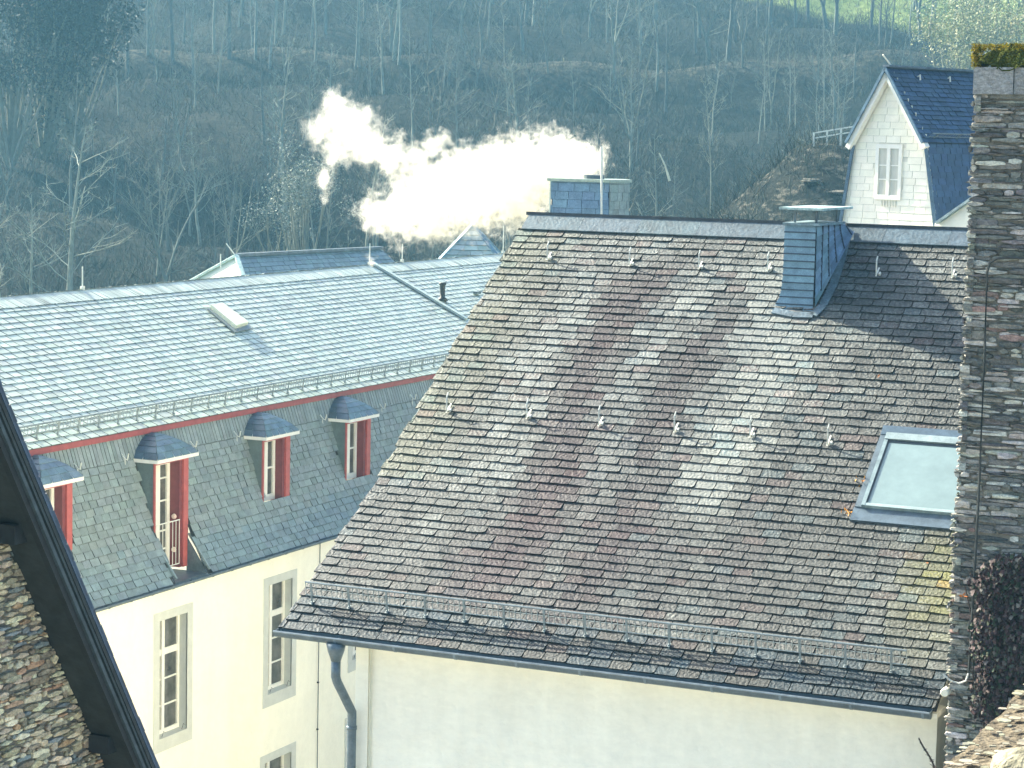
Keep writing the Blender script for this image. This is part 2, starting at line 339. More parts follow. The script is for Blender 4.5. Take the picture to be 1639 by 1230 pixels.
# back slope and underlay in one roof mesh
b = []
for s in np.linspace(0, PL, 14):
    q = mP(0, s)-mN(0, s)*.03; b.append(q)
fr_, bk_ = [], []
vs = [(XL+.02, q[1], q[2]) for q in b]+[(XR, q[1], q[2]) for q in b]; k = len(b)
mb.add(vs, [(i, i+k, i+k+1, i+1) for i in range(k-1)], (.05, .05, .05, .5))
mb.prism([(XL, YR, ZRG-.02), (XL, YR, ZRG-.1), (XL, 41.0, ZE-.1), (XL, 41.0, ZE)], (XR-XL, 0, 0), (.05, .06, .06, .5))
mb.build('roof', M['oldslate'], house)
# eave board / verge edge
mb = MB()
for i in range(k-1):
    mb.obox(b[i]+np.array([XL+.01, 0, -.07]), (.03, 0, 0), b[i+1]-b[i], (0, 0, .075), (2.2, 2.2, 1.9))
mb.build('verge_edge', M['lead'], house)
mb = MB()                                   # ridge flashing
q1, q0 = mP(0, PL), mP(0, PL-.36); nn = mN(0, PL-.1)
for i in range(9):
    a, c_ = XL+.05+i*.975, XL+.05+(i+1)*.975-.004
    mb.obox(np.array([a, q0[1], q0[2]])+nn*.02, (c_-a, 0, 0), q1-q0, nn*.022, vary((.62, .72, .74), .15))
mb.obox((XL, YR-.02, ZRG+.03), (XR-XL, 0, 0), (0, .16, -.02), (0, 0, .05), (.35, .35, .35))
mb.build('ridge_flashing', M['lead'], house)
mb = MB()                                   # walls
mb.box((-13.81, 26.10, 0), (-6.25, 26.3, ZE-.02)); mb.box((-14.02, 26.07, 0), (-13.83, 26.3, ZE-.02))
mb.prism([(-14.02, 26.3, 0), (-14.02, 40.5, 0), (-14.02, 40.5, ZE-.2), (-14.02, YR, ZRG-.25), (-14.02, 26.3, ZE+.2)], (.2, 0, 0))
mb.prism([(-6.4, 26.3, 0), (-6.4, 40.5, 0), (-6.4, 40.5, ZE-.2), (-6.4, YR, ZRG-.25), (-6.4, 26.3, ZE+.2)], (.15, 0, 0))
mb.box((-13.8, 40.3, 0), (-6.4, 40.5, ZE-.2))
mb.build('wall', M['plaster2'], house)
mb = MB(); mb.box((XL+.05, 25.66, ZE-.12), (XR, 26.09, ZE-.06)); mb.build('soffit', M['plaster2'], house)
# gutter: a half round trough
mb = MB(); r = .075; yc, zc = YE-.05, ZE-.03; n = 8
ring = [(yc+r*math.cos(math.pi+math.pi*i/n), zc+r*math.sin(math.pi+math.pi*i/n)) for i in range(n+1)]
ring = [(yc-r-.004, zc+.01)]+ring+[(yc+r, zc+.03)]
x0, x1 = XL-.01, -6.20
for (ra, fl) in ((0, 1), (-.008, -1)):
    pts = []
    for x in (x0, x1):
        pts += [(x, y+(0 if fl > 0 else (yc-y)*.1), z-ra*.6) for y, z in ring]
    L_ = len(ring); mb.add(pts, [(i, i+1, L_+i+1, L_+i) for i in range(L_-1)], (.8, .8, .8) if fl > 0 else (.5, .6, .7))
mb.tube([(x0, yc-r, zc+.012), (x1, yc-r, zc+.012)], .013, 6, (1.9, 1.7, 1.6))
mb.prism([(x0, y, z) for y, z in ring], (.006, 0, 0)); mb.prism([(x1, y, z) for y, z in ring], (.006, 0, 0))
for i in range(10):
    x = x0+.9+i*.86; mb.prism([(x, yc+(y-yc)*1.06, zc+(z-zc)*1.06) for y, z in ring[1:-1]], (.03, 0, 0), (1.3, 1.3, 1.3))
mb.build('gutter', M['zinc'], house)
mb = MB(); dp = on(538, 1030, 1, yc); xd = dp[0]
mb.tube([(xd, yc, zc-.06), (xd, yc, zc-.16), (xd, yc, zc-.30)], [.13, .11, .062], 12)
mb.tube([(xd, yc, zc-.28), (xd, yc, zc-.50), (xd, yc+.04, zc-.58), (xd+.02, 25.90, zc-.98), (xd+.02, 25.97, zc-1.06), (xd+.02, 25.97, zc-1.2), (xd+.02, 25.97, .1)], .062, 12)
for z in (zc-1.25, zc-3.1): mb.tube([(xd+.02, 25.97, z), (xd+.02, 25.97, z-.05)], .07, 12)
mb.build('downpipe', M['zinc'], house, True)
mb = MB(); mb.tube([(-13.80, 26.07, ZE-.1), (-13.80, 26.07, 0)], .012, 5, (1.15, 1.12, 1.0))
mb.build('corner_conduit', M['surround'], house)
# snow guard
def snow_guard(parent, P, N, ua, ub, s, nb, hgt, barstep, name='snow_guard', mm='galv', axis=0, wmul=1):
    mb = MB(); n = N(0, s); up = nz(P(0, s+.3)-P(0, s)); a, b2 = P(ua, s), P(ub, s); ev = nz(b2-a); Lw = np.linalg.norm(b2-a)
    nv = nz(n*.35+np.array([0, 0, .9]))
    rt = nv*hgt
    mb.tube([a+rt, b2+rt], .014*wmul, 6); mb.tube([a+rt*.42, b2+rt*.42], .009*wmul, 5); mb.tube([a+rt*.72, b2+rt*.72], .005*wmul, 4)
    k = int(Lw/barstep)
    for i in range(k+1):
        p = a+ev*(i*Lw/k); mb.tube([p+rt, p+rt*.38], .0055*wmul, 4, cap=False)
    g_ = mb.build(name, M[mm], parent)
    for i in range(nb):
        p = a+ev*((i+.15)*(Lw-.1)/(nb-.7)); m2 = MB()
        m2.obox(p-ev*.014+rt*1.03-up*.012, ev*.028*wmul, up*.012, -rt*1.0)
        m2.obox(p-ev*.02+n*.03-up*.03, ev*.04*wmul, up*.07, n*.008)
        m2.obox(p-ev*.010+n*.03-up*.02-rt*.12, ev*.02*wmul, up*.02, rt*.2)
        m2.build('bracket', M[mm], g_)
    return g_
gp = onroof(487, 962); sg = .62
snow_guard(house, mP, mN, XL+.18, -6.62, .50, 15, .31, .078)
# roof hooks
def hook(parent, p, up, n, ev, h=.24):
    mb = MB(); w_ = .022; zz = np.array([0, 0, 1.])
    mb.obox(p-ev*w_/2+n*.03-up*.02, ev*w_, up*.2, n*.008)
    mb.tube([p+n*.03, p+n*.05+zz*h*.5, p+n*.05+zz*h*.85, p+n*.04+zz*h+up*.05], .012, 5)
    mb.obox(p+ev*.035+n*.03, ev*.028, up*.05, n*.035)
    mb.build('roof_hook', M['palemetal'], parent)
upv = nz(np.array([0, YR-28.06, ZRG-Zr(-4.99)])); nrm = mN(0, 5)
for px, py in [(877, 418), (1008, 428), (1119, 433), (1229, 436), (1403, 444), (1524, 447), (716, 662), (844, 672), (959, 684), (1080, 694), (1201, 702), (1325, 715)]:
    hook(house, onroof(px, py), upv, nrm, np.array([1., 0, 0]))
# roof chimney clad in slate
p = onroof(1254, 487); q = onroof(1300, 497); cx0, cx1, cy0 = p[0], q[0]-.02, p[1]; ct = on(1258, 360, 1, cy0)[2]; cyb = cy0+1.22
ch = MB()
zb = p[2]-.5
ch.box((cx0+.02, cy0+.02, zb), (cx1-.02, cyb, ct-.01), (.8, .8, .8))
zf = p[2]-.10; nb = int((ct-zf)/.098)
def fl_(z): return .11*math.exp(-(z-zf)/.14)
for i in range(nb):                     # one course of slates per band, flared at the foot
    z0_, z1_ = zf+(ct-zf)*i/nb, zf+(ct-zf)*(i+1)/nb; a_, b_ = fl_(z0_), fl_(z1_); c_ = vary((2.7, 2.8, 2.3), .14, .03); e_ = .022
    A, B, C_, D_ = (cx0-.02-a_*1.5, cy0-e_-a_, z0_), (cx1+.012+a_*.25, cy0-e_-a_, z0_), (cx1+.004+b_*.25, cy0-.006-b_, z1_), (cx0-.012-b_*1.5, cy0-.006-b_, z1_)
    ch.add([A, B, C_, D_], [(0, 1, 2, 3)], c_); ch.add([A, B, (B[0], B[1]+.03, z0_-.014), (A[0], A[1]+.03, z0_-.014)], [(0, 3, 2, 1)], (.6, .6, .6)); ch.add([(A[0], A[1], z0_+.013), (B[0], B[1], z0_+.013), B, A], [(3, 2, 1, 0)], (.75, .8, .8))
    ch.add([A, D_, (D_[0]+.03, cy0+.05, z1_), (A[0]+.03, cy0+.05, z0_)], [(0, 1, 2, 3)], c_)
chim = ch.build('chimney', M['blueslate'], house)
# flared slate skirt on its right side, running down to the roof
fl = MB(); nseg = 9
for i in range(nseg):
    for jx in range(5):
        ty0, ty1 = jx/5, (jx+1)/5
        def S(tt, w_):
            y = cy0+.0+w_*(YR-.1-cy0); zr_ = float(np.interp(y, [28.06, YR], [Zr(-4.99), ZRG])); out = (.02+.16*(tt**1.6))*(.2+.8*w_)+.005
            z = ct-(ct-zr_-.03)*tt; return np.array([cx1+out, y-.06*tt*tt, z])
        a, b2, c_, d_ = S(i/nseg, ty0), S(i/nseg, ty1), S((i+1)/nseg+.03, ty1), S((i+1)/nseg+.03, ty0)
        nn_ = nz(np.cross(b2-a, d_-a)); nn_ = nn_ if nn_[0] > 0 else -nn_
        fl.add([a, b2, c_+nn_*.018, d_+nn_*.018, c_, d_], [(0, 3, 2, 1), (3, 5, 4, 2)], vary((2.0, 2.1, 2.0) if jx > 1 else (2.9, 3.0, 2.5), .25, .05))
for jx in range(1, 6):
    fl.tube([S(t_, jx/5-.06*t_)+np.array([.012, 0, .01]) for t_ in np.linspace(0, .97, 8)], .014, 4, (.18, .22, .26))
fl.build('slate_skirt', M['blueslate'], chim)
tr = MB(); pts = [onroof(*c_)+nrm*.035 for c_ in [(1357, 380), (1347, 420), (1335, 458), (1318, 492), (1302, 508), (1270, 507), (1238, 500)]]
for i in range(len(pts)-1): tr.bar(pts[i], pts[i+1], .12, .02, nrm, vary((.85, .95, .95), .15))
tr.build('flashing', M['lead'], chim)
cp = MB(); cp.box((cx0-.04, cy0-.05, ct), (cx1+.08, cyb+.03, ct+.035), (1.6, 1.7, 1.6))
capz = on(1258, 331, 1, cy0)[2]
for x in (cx0+.10, cx1-.02):
    for y in (cy0+.1, cyb-.1): cp.box((x-.015, y-.015, ct+.035), (x+.015, y+.015, capz-.03), (1, 1, 1))
cp.obox((cx0-.08, cy0-.12, capz-.04), (cx1-cx0+.22, 0, 0), (0, cyb-cy0+.3, .0), (0, 0, .035), (3.2, 3.2, 2.6))
cp.build('chimney_cap', M['lead'], chim)
# skylight
k0, k1, k2 = onroof(1427, 702), onroof(1374, 826), onroof(1528, 838); uL, uR = k1[0]+.02, k1[0]+1.36; yt, yb_ = k0[1], k1[1]
def rp(u, y, h=0): return np.array([u, y, float(np.interp(y, [28.06, YR], [Zr(-4.99), ZRG]))])+nrm*h
sk = MB()
def strip(u0, y0, u1, y1, h0, h1, c=(1, 1, 1)):
    a, b2, c_, d_ = rp(u0, y0), rp(u1, y0), rp(u1, y1), rp(u0, y1)
    sk.add([a+nrm*h0, b2+nrm*h0, c_+nrm*h0, d_+nrm*h0, a+nrm*h1, b2+nrm*h1, c_+nrm*h1, d_+nrm*h1], [(0,3,2,1),(4,5,6,7),(0,1,5,4),(1,2,6,5),(2,3,7,6),(3,0,4,7)], c)
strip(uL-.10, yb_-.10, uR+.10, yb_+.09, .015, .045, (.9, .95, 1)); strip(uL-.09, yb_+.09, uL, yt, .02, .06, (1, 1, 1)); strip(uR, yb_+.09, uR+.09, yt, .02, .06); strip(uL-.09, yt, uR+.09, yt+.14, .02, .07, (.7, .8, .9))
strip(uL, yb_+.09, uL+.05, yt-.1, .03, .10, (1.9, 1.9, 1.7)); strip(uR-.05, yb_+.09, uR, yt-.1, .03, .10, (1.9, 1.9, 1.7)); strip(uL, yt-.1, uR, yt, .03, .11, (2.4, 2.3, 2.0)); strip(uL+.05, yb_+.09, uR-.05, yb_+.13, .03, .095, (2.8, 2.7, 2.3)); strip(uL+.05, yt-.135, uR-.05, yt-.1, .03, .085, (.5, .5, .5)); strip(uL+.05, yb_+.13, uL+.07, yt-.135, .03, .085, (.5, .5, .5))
skf = sk.build('skylight', M['zinc'], house)
sk = MB(); strip(uL+.045, yb_+.12, uR-.045, yt-.12, .05, .078); sk.build('glass', M['paleglass'], skf)

# ================================================================== mansard house
XF = -24.05; BH = empty('mansard_house', (-28, 45, 0), 'long cream house with grey slate mansard roof, small dormers and red cornice', 'house')
XE = -25.0; ez = on(690, 600, 0, XE)[2]; XG = -29.35; gz = on(400, 441, 0, XG)[2]; Y0, Y1 = 28.0, 72.0
bot = on(146, 974, 0, XF)[2]; rz = on(365, 668, 0, -25.12)[2]
lf, LL = profile([(XE, ez), (XG, gz)])
def lP(u, s): q, n = lf(s); return np.array([q[0], u, q[1]])
ln = nz([-(lf(1)[0][1]-lf(0)[0][1])*-1, 0, -(lf(1)[0][0]-lf(0)[0][0])])
lN = lambda u, s: ln
mb = MB(); lc = lambda u, s: vary((1, 1, 1), .13, .03)
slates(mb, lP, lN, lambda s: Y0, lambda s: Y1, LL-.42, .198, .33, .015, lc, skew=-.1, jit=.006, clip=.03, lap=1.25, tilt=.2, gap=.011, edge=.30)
mb.add([lP(Y0, 0)-ln*.02, lP(Y1, 0)-ln*.02, lP(Y1, LL)-ln*.02, lP(Y0, LL)-ln*.02], [(0, 1, 2, 3)], (.15, .15, .15))
slates(mb, lambda u, s: lP(u, LL-.46+s), lN, lambda s: Y0, lambda s: Y1, .46, .46, .105, .02, lambda u, s: vary((1.1, 1.1, 1.1), .2, .02), jit=.02, clip=.02, lap=1.0, tilt=.3, skew=-.2)
mb.prism([(XG, Y0, gz), (XG, Y0, gz-.1), (-33.6, Y0, ez-.1), (-33.6, Y0, ez)], (0, Y1-Y0, 0), (.6, .6, .6))
mb.build('roof', M['topslate'], BH)
# raised seam, light hatch, vent pipe
def onl(px, py): return onpl(px, py, np.array([XE, 0, ez]), ln)
a, b2 = onl(597, 424), onl(746, 513); mb = MB(); mb.bar(a+ln*.04, b2+ln*.04, .16, .06, ln, (1.2, 1.2, 1.2)); mb.bar(a+ln*.03+np.array([.02, -.14, 0]), b2+ln*.03+np.array([.02, -.14, 0]), .09, .02, ln, (.35, .4, .45)); mb.build('roof_seam', M['topslate'], BH)
pts = [onl(*c_) for c_ in [(334, 497), (352, 493), (394, 524), (374, 530)]]
mb = MB(); mb.prism([q_+ln*.03 for q_ in [onl(330, 497), onl(355, 492), onl(402, 529), onl(374, 535)]], ln*.03, (.35, .4, .45)); mb.prism([q_+ln*.06 for q_ in pts], ln*.09, (1.2, 1.2, 1.0)); mb.build('light_hatch', M['palemetal'], BH)
vp = onl(708, 482); mb = MB(); mb.tube([vp, vp+(0, 0, .08), vp+(0, 0, .1), vp+(0, 0, .42), vp+(0, 0, .44), vp+(0, 0, .50)], [.16, .11, .07, .07, .10, .10], 12); mb.build('vent_pipe', M['cable'], BH, True)
hp = onl(757, 472); mb = MB(); mb.obox(hp+ln*.02, (.12, 0, 0), (0, .28, 0), (0, 0, .07), (1, 1, .9)); mb.build('small_roof_vent', M['zinc'], BH)
# snow guard
snow_guard(BH, lP, lN, Y0+1, Y1-4, .26, 60, .29, .11, mm='galv', wmul=1.5)
# mansard slope
mf, ML = profile([(XF+.06, bot), (-24.22, bot+.42), (-24.46, bot+.95), (-24.66, bot+1.5), (-25.05, rz)])
def sP(u, s): q, n = mf(s); return np.array([q[0], u, q[1]])
def sN(u, s): q, n = mf(s); return nz([abs(n[0]), 0, abs(n[1])])
XD = -24.50; dorm = []
for (pl, pr, pz0, pz1, door) in [((62, 780), (114, 775), 0, 0, False), ((247, 744), (300, 737), 744, 0, True), ((421, 706), (463, 700), 0, 0, False), ((554, 684), (592, 675), 0, 0, False)]:
    a, b2 = on(*pl, 0, XD), on(*pr, 0, XD); dorm.append((a[1], b2[1], door))
ztop = on(421, 706, 0, XD)[2]+.02; zsil = on(421, 811, 0, XD)[2]; zdoor = on(290, 908, 0, XD)[2]
dd = dorm[1]
def cut(u, s):
    for a_, b_, dr in dorm:
        if a_+.0 < u < b_+.0 and (dr or s > 1.0) and s < ML-.42: return True
    return False
def mc(u, s):
    k = float(sm(.5, 1.0, s+rng.normal()*.1)); return vary(np.array([1.0, 1.02, .97])*k+np.array([.84, .95, 1.02])*(1-k), .13, .03)
def sm(a, b, x): t = np.clip((x-a)/(b-a), 0, 1); return t*t*(3-2*t)
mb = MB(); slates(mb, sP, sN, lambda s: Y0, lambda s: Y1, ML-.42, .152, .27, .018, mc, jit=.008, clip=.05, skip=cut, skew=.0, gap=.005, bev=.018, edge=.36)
slates(mb, lambda u, s: sP(u, ML-.44+s), sN, lambda s: Y0, lambda s: Y1, .44, .44, .125, .016, lambda u, s: vary((1.05, 1.05, 1.0), .14, .02), jit=.01, clip=.02, lap=1.0, tilt=.2)
ed = [Y0]+[e_ for d_ in dorm for e_ in (d_[0]+.02, d_[1]-.02)]+[Y1]; spans = [(ed[i], ed[i+1], ML) for i in range(0, len(ed), 2)]+[(d_[0]+.02, d_[1]-.02, 1.02) for d_ in dorm if not d_[2]]
for (ya, yb2, smx) in spans:
    v_ = []; ss = np.linspace(0, smx, 12)
    for s in ss: v_ += [sP(ya, s)-sN(0, s)*.02, sP(yb2, s)-sN(0, s)*.02]
    mb.add(v_, [(2*i, 2*i+1, 2*i+3, 2*i+2) for i in range(11)], (.12, .12, .12))
mb.build('mansard_slope', M['slate'], BH)
mb = MB(); cz = on(365, 668, 0, -25.02)[2]
mb.box((-25.2, Y0, cz-.02), (-25.0, Y1, cz+.09)); mb.build('cornice', M['red'], BH)
mb = MB(); mb.box((-24.25, Y0, 0), (XF, Y1, bot-.02))
mb.build('wall', M['plaster'], BH)
MB().prism([(-24.3, Y0+.02, 0), (-34, Y0+.02, 0), (-34, Y0+.02, ez-.1), (-24.6, Y0+.02, bot)], (0, .2, 0)).build('end_wall', M['plaster'], BH)
MB().prism([(-24.3, Y1-.3, 0), (-34, Y1-.3, 0), (-34, Y1-.3, ez-.1), (-24.6, Y1-.3, bot)], (0, .2, 0)).build('end_wall', M['plaster'], BH)
mb = MB(); gx, gz_, r = XF+.13, bot-.0, .06
ring = [(gx+r*math.cos(math.pi+math.pi*i/8), gz_+r*math.sin(math.pi+math.pi*i/8)) for i in range(9)]
pts = [(x, y, z) for y in (Y0, Y1) for x, z in ring]; mb.add(pts, [(i, i+1, 10+i, 9+i) for i in range(8)]); mb.tube([(gx+r, Y0, gz_), (gx+r, Y1, gz_)], .010, 5, (1.4, 1.3, 1.2))
for i in range(60):
    y = Y0+.3+i*.72; mb.prism([(gx+(x-gx)*1.12, y, gz_+(z-gz_)*1.12) for x, z in ring], (0, .03, 0), (1.3, 1.2, 1.1))
mb.build('gutter', M['zinc'], BH)
def sash(parent, X, y0, y1, z0, z1, rows, name='window', gl='pane', lights=None, mm='white', fw=.065, off=.5):
    """casement pair with glazing bars in the plane X, facing +X"""
    fb = MB(); ym = y0+(y1-y0)*off
    fb.box((X, y0, z0), (X+.06, y0+fw, z1)); fb.box((X, y1-fw, z0), (X+.06, y1, z1)); fb.box((X, y0+fw, z0), (X+.055, y1-fw, z0+fw*1.5)); fb.box((X, y0+fw, z1-fw), (X+.055, y1-fw, z1))
    fb.box((X, ym-fw*.75, z0+fw*1.5), (X+.065, ym+fw*.75, z1-fw))
    for fr, th in rows:
        z = z0+(z1-z0)*fr; fb.box((X+.005, y0+fw, z-th/2), (X+.05, ym-fw*.75, z+th/2)); fb.box((X+.005, ym+fw*.75, z-th/2), (X+.05, y1-fw, z+th/2))
    f = fb.build(name, M[mm], parent)
    MB().box((X+.012, y0+.01, z0+.01), (X+.022, y1-.01, z1-.01)).build('pane', M[gl], f)
    return f
def dormer(y0, y1, door):
    zs = zdoor if door else zsil; d = MB()
    t = .05
    # cheeks reach back into the mansard slope
    for ya, sgn in ((y0, -1), (y1-t, 1)):
        poly = [(XD, ya, zs-.0), (XD, ya, ztop), (-25.3, ya, ztop), (-25.3, ya, zs+.6), (-24.6, ya, zs-.02)]
        d.prism(poly, (0, t, 0), (.55, .62, .60))
    d.box((-25.3, y0+.001, ztop-.015), (XD-.05, y1-.001, ztop-.004), (.5, .5, .5))
    dm = d.build('dormer', M['slate'], BH)
    # hipped bell roof of slates in steps
    rb = MB(); ea, eb = y0-.10, y1+.20; xf, xb = XD+.14, -25.35; ap = np.array([XD-.42, (ea+eb)/2, ztop+.50]); n_ = 5
    def rg(t_):
        i_ = 1-t_; k_ = ztop+.07+(ap[2]-ztop-.07)*(math.sin(t_*math.pi/2)**.9*.55+.45*t_)
        q_ = t_**1.15; return [(xb, ea+(ap[1]-ea)*q_, k_), (xf+(ap[0]-xf)*q_, ea+(ap[1]-ea)*q_, k_), (xf+(ap[0]-xf)*q_, eb+(ap[1]-eb)*q_, k_), (xb, eb+(ap[1]-eb)*q_, k_)]
    for i in range(n_):
        a, b3 = rg(i/n_), rg((i+1)/n_)
        for j in range(3):
            A, B, C_, D_ = map(np.array, (a[j], a[j+1], b3[j+1], b3[j])); kk = max(1, int(np.linalg.norm(B-A)/.26)); nn_ = nz(np.cross(B-A, D_-A)); nn_ = nn_ if nn_[2] > 0 else -nn_
            for h in range(kk):
                o1, o2 = h/kk, (h+1)/kk; sh = .5/kk*(i % 2)*(kk > 1)
                lo = np.clip([o1+sh, o2+sh], 0, 1); w1 = A+(B-A)*(o1)+nn_*.012; w2 = A+(B-A)*(o2-.012)+nn_*.012; u1, u2 = D_+(C_-D_)*o1, D_+(C_-D_)*o2
                rb.add([w1, w2, u2, u1, w1-nn_*.02, w2-nn_*.02], [(0, 1, 2, 3), (4, 5, 1, 0)], vary((2.3, 2.1, 1.6) if j == 1 else (1.6, 1.5, 1.2), .16, .05))  # front facet tinted brighter than the sides, light painted into the slates
    rb.build('dormer_roof', M['blueslate'], dm)
    cb = MB(); cb.box((xf-.05, ea, ztop), (xf, eb, ztop+.085)); cb.box((xb, ea, ztop), (xf-.05, ea+.05, ztop+.085)); cb.box((xb, eb-.05, ztop), (xf-.05, eb, ztop+.085)); cb.box((xb, ea+.05, ztop+.02), (xf-.05, eb-.05, ztop+.07))
    cb.build('dormer_cornice', M['white'], dm)
    # red reveals and jamb
    rv = MB(); rv.box((XD-.32, y1-t-.20, zs), (XD-.02, y1-t-.005, ztop-.002), (.6, .6, .65)); rv.box((XD-.02, y1-t-.11, zs-.0), (XD+.02, y1+.01, ztop-.01), (1.35, 1.3, 1.2))
    rv.box((XD-.02, y0-.01, zs), (XD+.015, y0+.035, ztop-.01), (1.3, 1.3, 1.2)); rv.box((XD-.02, y0+.035, ztop-.05), (XD+.015, y1-t-.11, ztop-.01), (1.3, 1.3, 1.2))
    rv.build('red_reveal', M['red'], dm)
    if door:
        f = sash(dm, XD-.30, y0+t+.01, y1-t-.21, zs+.02, ztop-.03, [(.34, .03), (.62, .03), (.17, .03), (.83, .03)], 'balcony_door', fw=.10)
    else:
        f = sash(dm, XD-.25, y0+t+.01, y1-t-.21, zs+.04, ztop-.03, [(.52, .035)], 'dormer_window', fw=.085)
        MB().box((XD-.24, y0, zs-.04), (XD+.07, y1+.01, zs+.005)).build('sill', M['white'], dm)
        fl_ = MB()
        for i in range(9):
            ya = y0+.02+i*(y1-y0)/9; c_ = vary((.8, .9, .9), .15)
            fl_.obox((XD+.01, ya, zs-.05), (0, (y1-y0)/9-.015, 0), (.08, 0, -.36), (.014, 0, .003), c_)
        fl_.build('slate_apron', M['slate'], dm)
    if door:
        rl = MB(); zr2 = zs+.98; X = XD+.03
        rl.tube([(X, y0+.02, zr2), (X, y1-.32, zr2)], .012, 6)
        rl.tube([(X, y0+.02, zs+.1), (X, y1-.32, zs+.1)], .010, 6)
        for i in range(8): y = y0+.03+i*(y1-y0-.36)/7; rl.tube([(X, y, zr2), (X, y, zs+.1)], .007, 5)
        rl.build('balcony_rail', M['white'], dm)
        rz_ = MB()
        for sg_ in (y0-.02, y1-.0):
            rz_.bar((XD+.04, sg_, zs+.66), (XF+.09, sg_, bot+.10), .045, .035, (0, 0, 1), (2.2, 2.0, 1.7))
            rz_.prism([(XD, sg_-.01, zs+.6), (XF+.03, sg_-.01, bot+.03), (XD, sg_-.01, bot-.0)], (0, .015, 0), (1, 1, 1))
        rz_.box((XD-.3, y0, bot-.03), (XF+.05, y1, bot+.02), (1.1, 1.1, 1.1))
        rz_.build('zinc_cutting', M['zinc'], dm)
        for z in (zs+.35, zs+1.02):
            m2 = MB(); m2.tube([(XD-.14, y1-t-.20, z), (XD-.14, y1-t-.225, z), (XD-.14, y1-t-.24, z)], [.055, .05, .02], 12, (1, .8, .75)); m2.build('round_fitting', M['white'], dm)
for y0, y1, dr in dorm: dormer(y0, y1, dr)
# small U shaped ladder hooks on the mansard
for px, py in [(117, 752), (193, 737), (303, 716), (373, 700), (511, 673), (606, 655), (655, 640)]:
    n0 = nz([1, 0, .22]); p = onpl(px, py, sP(0, ML-.6), n0); m2 = MB()
    m2.tube([p+n0*.02+(0, 0, .12), p+n0*.10+(0, 0, .02), p+n0*.16-(0, 0, .02), p+n0*.19+(0, 0, .1)], .013, 5)
    m2.tube([p+n0*.02+(0, .12, .0), p+n0*.05+(0, .10, -.3)], .010, 4); m2.build('roof_hook', M['palemetal'], BH)
# windows of the facade
def facade_window(y0, zt, wd, ht, rows):
    so_ = .20; s_ = MB(); z0, z1 = zt-ht, zt; a, b_, c0, c1 = y0+so_, y0+wd-so_, z0+.26, z1-.17
    X = XF+.006
    s_.box((XF-.01, y0, z0), (X+.006, a, z1)); s_.box((XF-.01, b_, z0), (X+.006, y0+wd, z1)); s_.box((XF-.01, a, c1), (X+.006, b_, z1)); s_.box((XF-.01, a, z0), (X+.006, b_, c0))
    wn = s_.build('window', M['surround'], BH)
    rv = MB(); D_ = .23
    rv.add([(XF+.012, b_, c0), (XF-D_, b_, c0), (XF-D_, b_, c1), (XF+.012, b_, c1)], [(0, 1, 2, 3)], (.8, .84, .9))
    rv.add([(XF+.012, a, c0), (XF-D_, a, c0), (XF-D_, a, c1), (XF+.012, a, c1)], [(0, 1, 2, 3)])
    rv.add([(XF+.012, a, c0), (XF+.012, b_, c0), (XF-D_, b_, c0+.02), (XF-D_, a, c0+.02)], [(0, 1, 2, 3)])
    rv.add([(XF+.012, a, c1), (XF+.012, b_, c1), (XF-D_, b_, c1), (XF-D_, a, c1)], [(0, 1, 2, 3)])
    rv.build('reveal', M['surround'], wn)
    f = sash(wn, XF-D_+.0, a, b_, c0, c1, rows, 'casement', off=.40)
    for yy in (a+.15, b_-.12):
        m2 = MB(); m2.tube([(XF-.03, yy, c0+.01), (XF+.0, yy+.02, c0+.13), (XF+.03, yy+.03, c0+.1)], .006, 4); m2.build('stay_hook', M['cable'], wn)
wins = []
rws = [(.70, .13), (.47, .03), (.245, .03)]
f1 = on(246, 984, 0, XF); f2 = on(422, 928, 0, XF); f3 = on(557, 1060, 0, XF); lowz = on(412, 1215, 0, XF)[2]; zt = f1[2]; ht = f1[2]-on(243, 1210, 0, XF)[2]
for y in (f1[1]-4.1, f1[1], f2[1], f2[1]+3.72, f2[1]+7.6, f2[1]+11.4): wins.append((y, zt, 1.38, ht))
for y in (f1[1], f2[1]-.08, f2[1]+3.62, f2[1]+7.5): wins.append((y, lowz, 1.50, 2.5))
for y, z, w_, h_ in wins: facade_window(y, z, w_, h_, rws)
mb = MB(); cb = on(508, 1060, 0, XF); mb.tube([(XF+.03, cb[1], bot-.1), (XF+.03, cb[1], 0)], .009, 5)
for i in range(12): mb.box((XF, cb[1]-.015, bot-1.1-i*1.05), (XF+.045, cb[1]+.015, bot-1.07-i*1.05))
mb.build('lightning_cable', M['cable'], BH)
# cut the window holes with a boolean on the wall
wallo = [o for o in BH.children if o.name.startswith('wall')][0]
me = bpy.data.meshes.new('wall'); W = MB(); ys = sorted(set([Y0, Y1])); 
cols = sorted([(y+.19, y+w_-.19) for y, z, w_, h_ in wins[:6]])
def wallstrip(W, holes):           # front skin as strips between holes given per row
    X0_, X1_ = -24.29, XF
    rows_ = [(0, lowz-2.5+.25, None), (lowz-2.5+.25, lowz-.165, wins[6:]), (lowz-.165, zt-ht+.25, None), (zt-ht+.25, zt-.165, wins[:6]), (zt-.165, bot-.02, None)]
    for z0, z1, hs in rows_:
        if hs is None: W.box((X0_, Y0, z0), (X1_, Y1, z1)); continue
        c_ = Y0
        for y, z, w_, h_ in sorted(hs): W.box((X0_, c_, z0), (X1_, y+.19, z1)); c_ = y+w_-.19
        W.box((X0_, c_, z0), (X1_, Y1, z1))
wallstrip(W, None); bpy.data.objects.remove(wallo, do_unlink=True); W.build('wall', M['plaster'], BH)
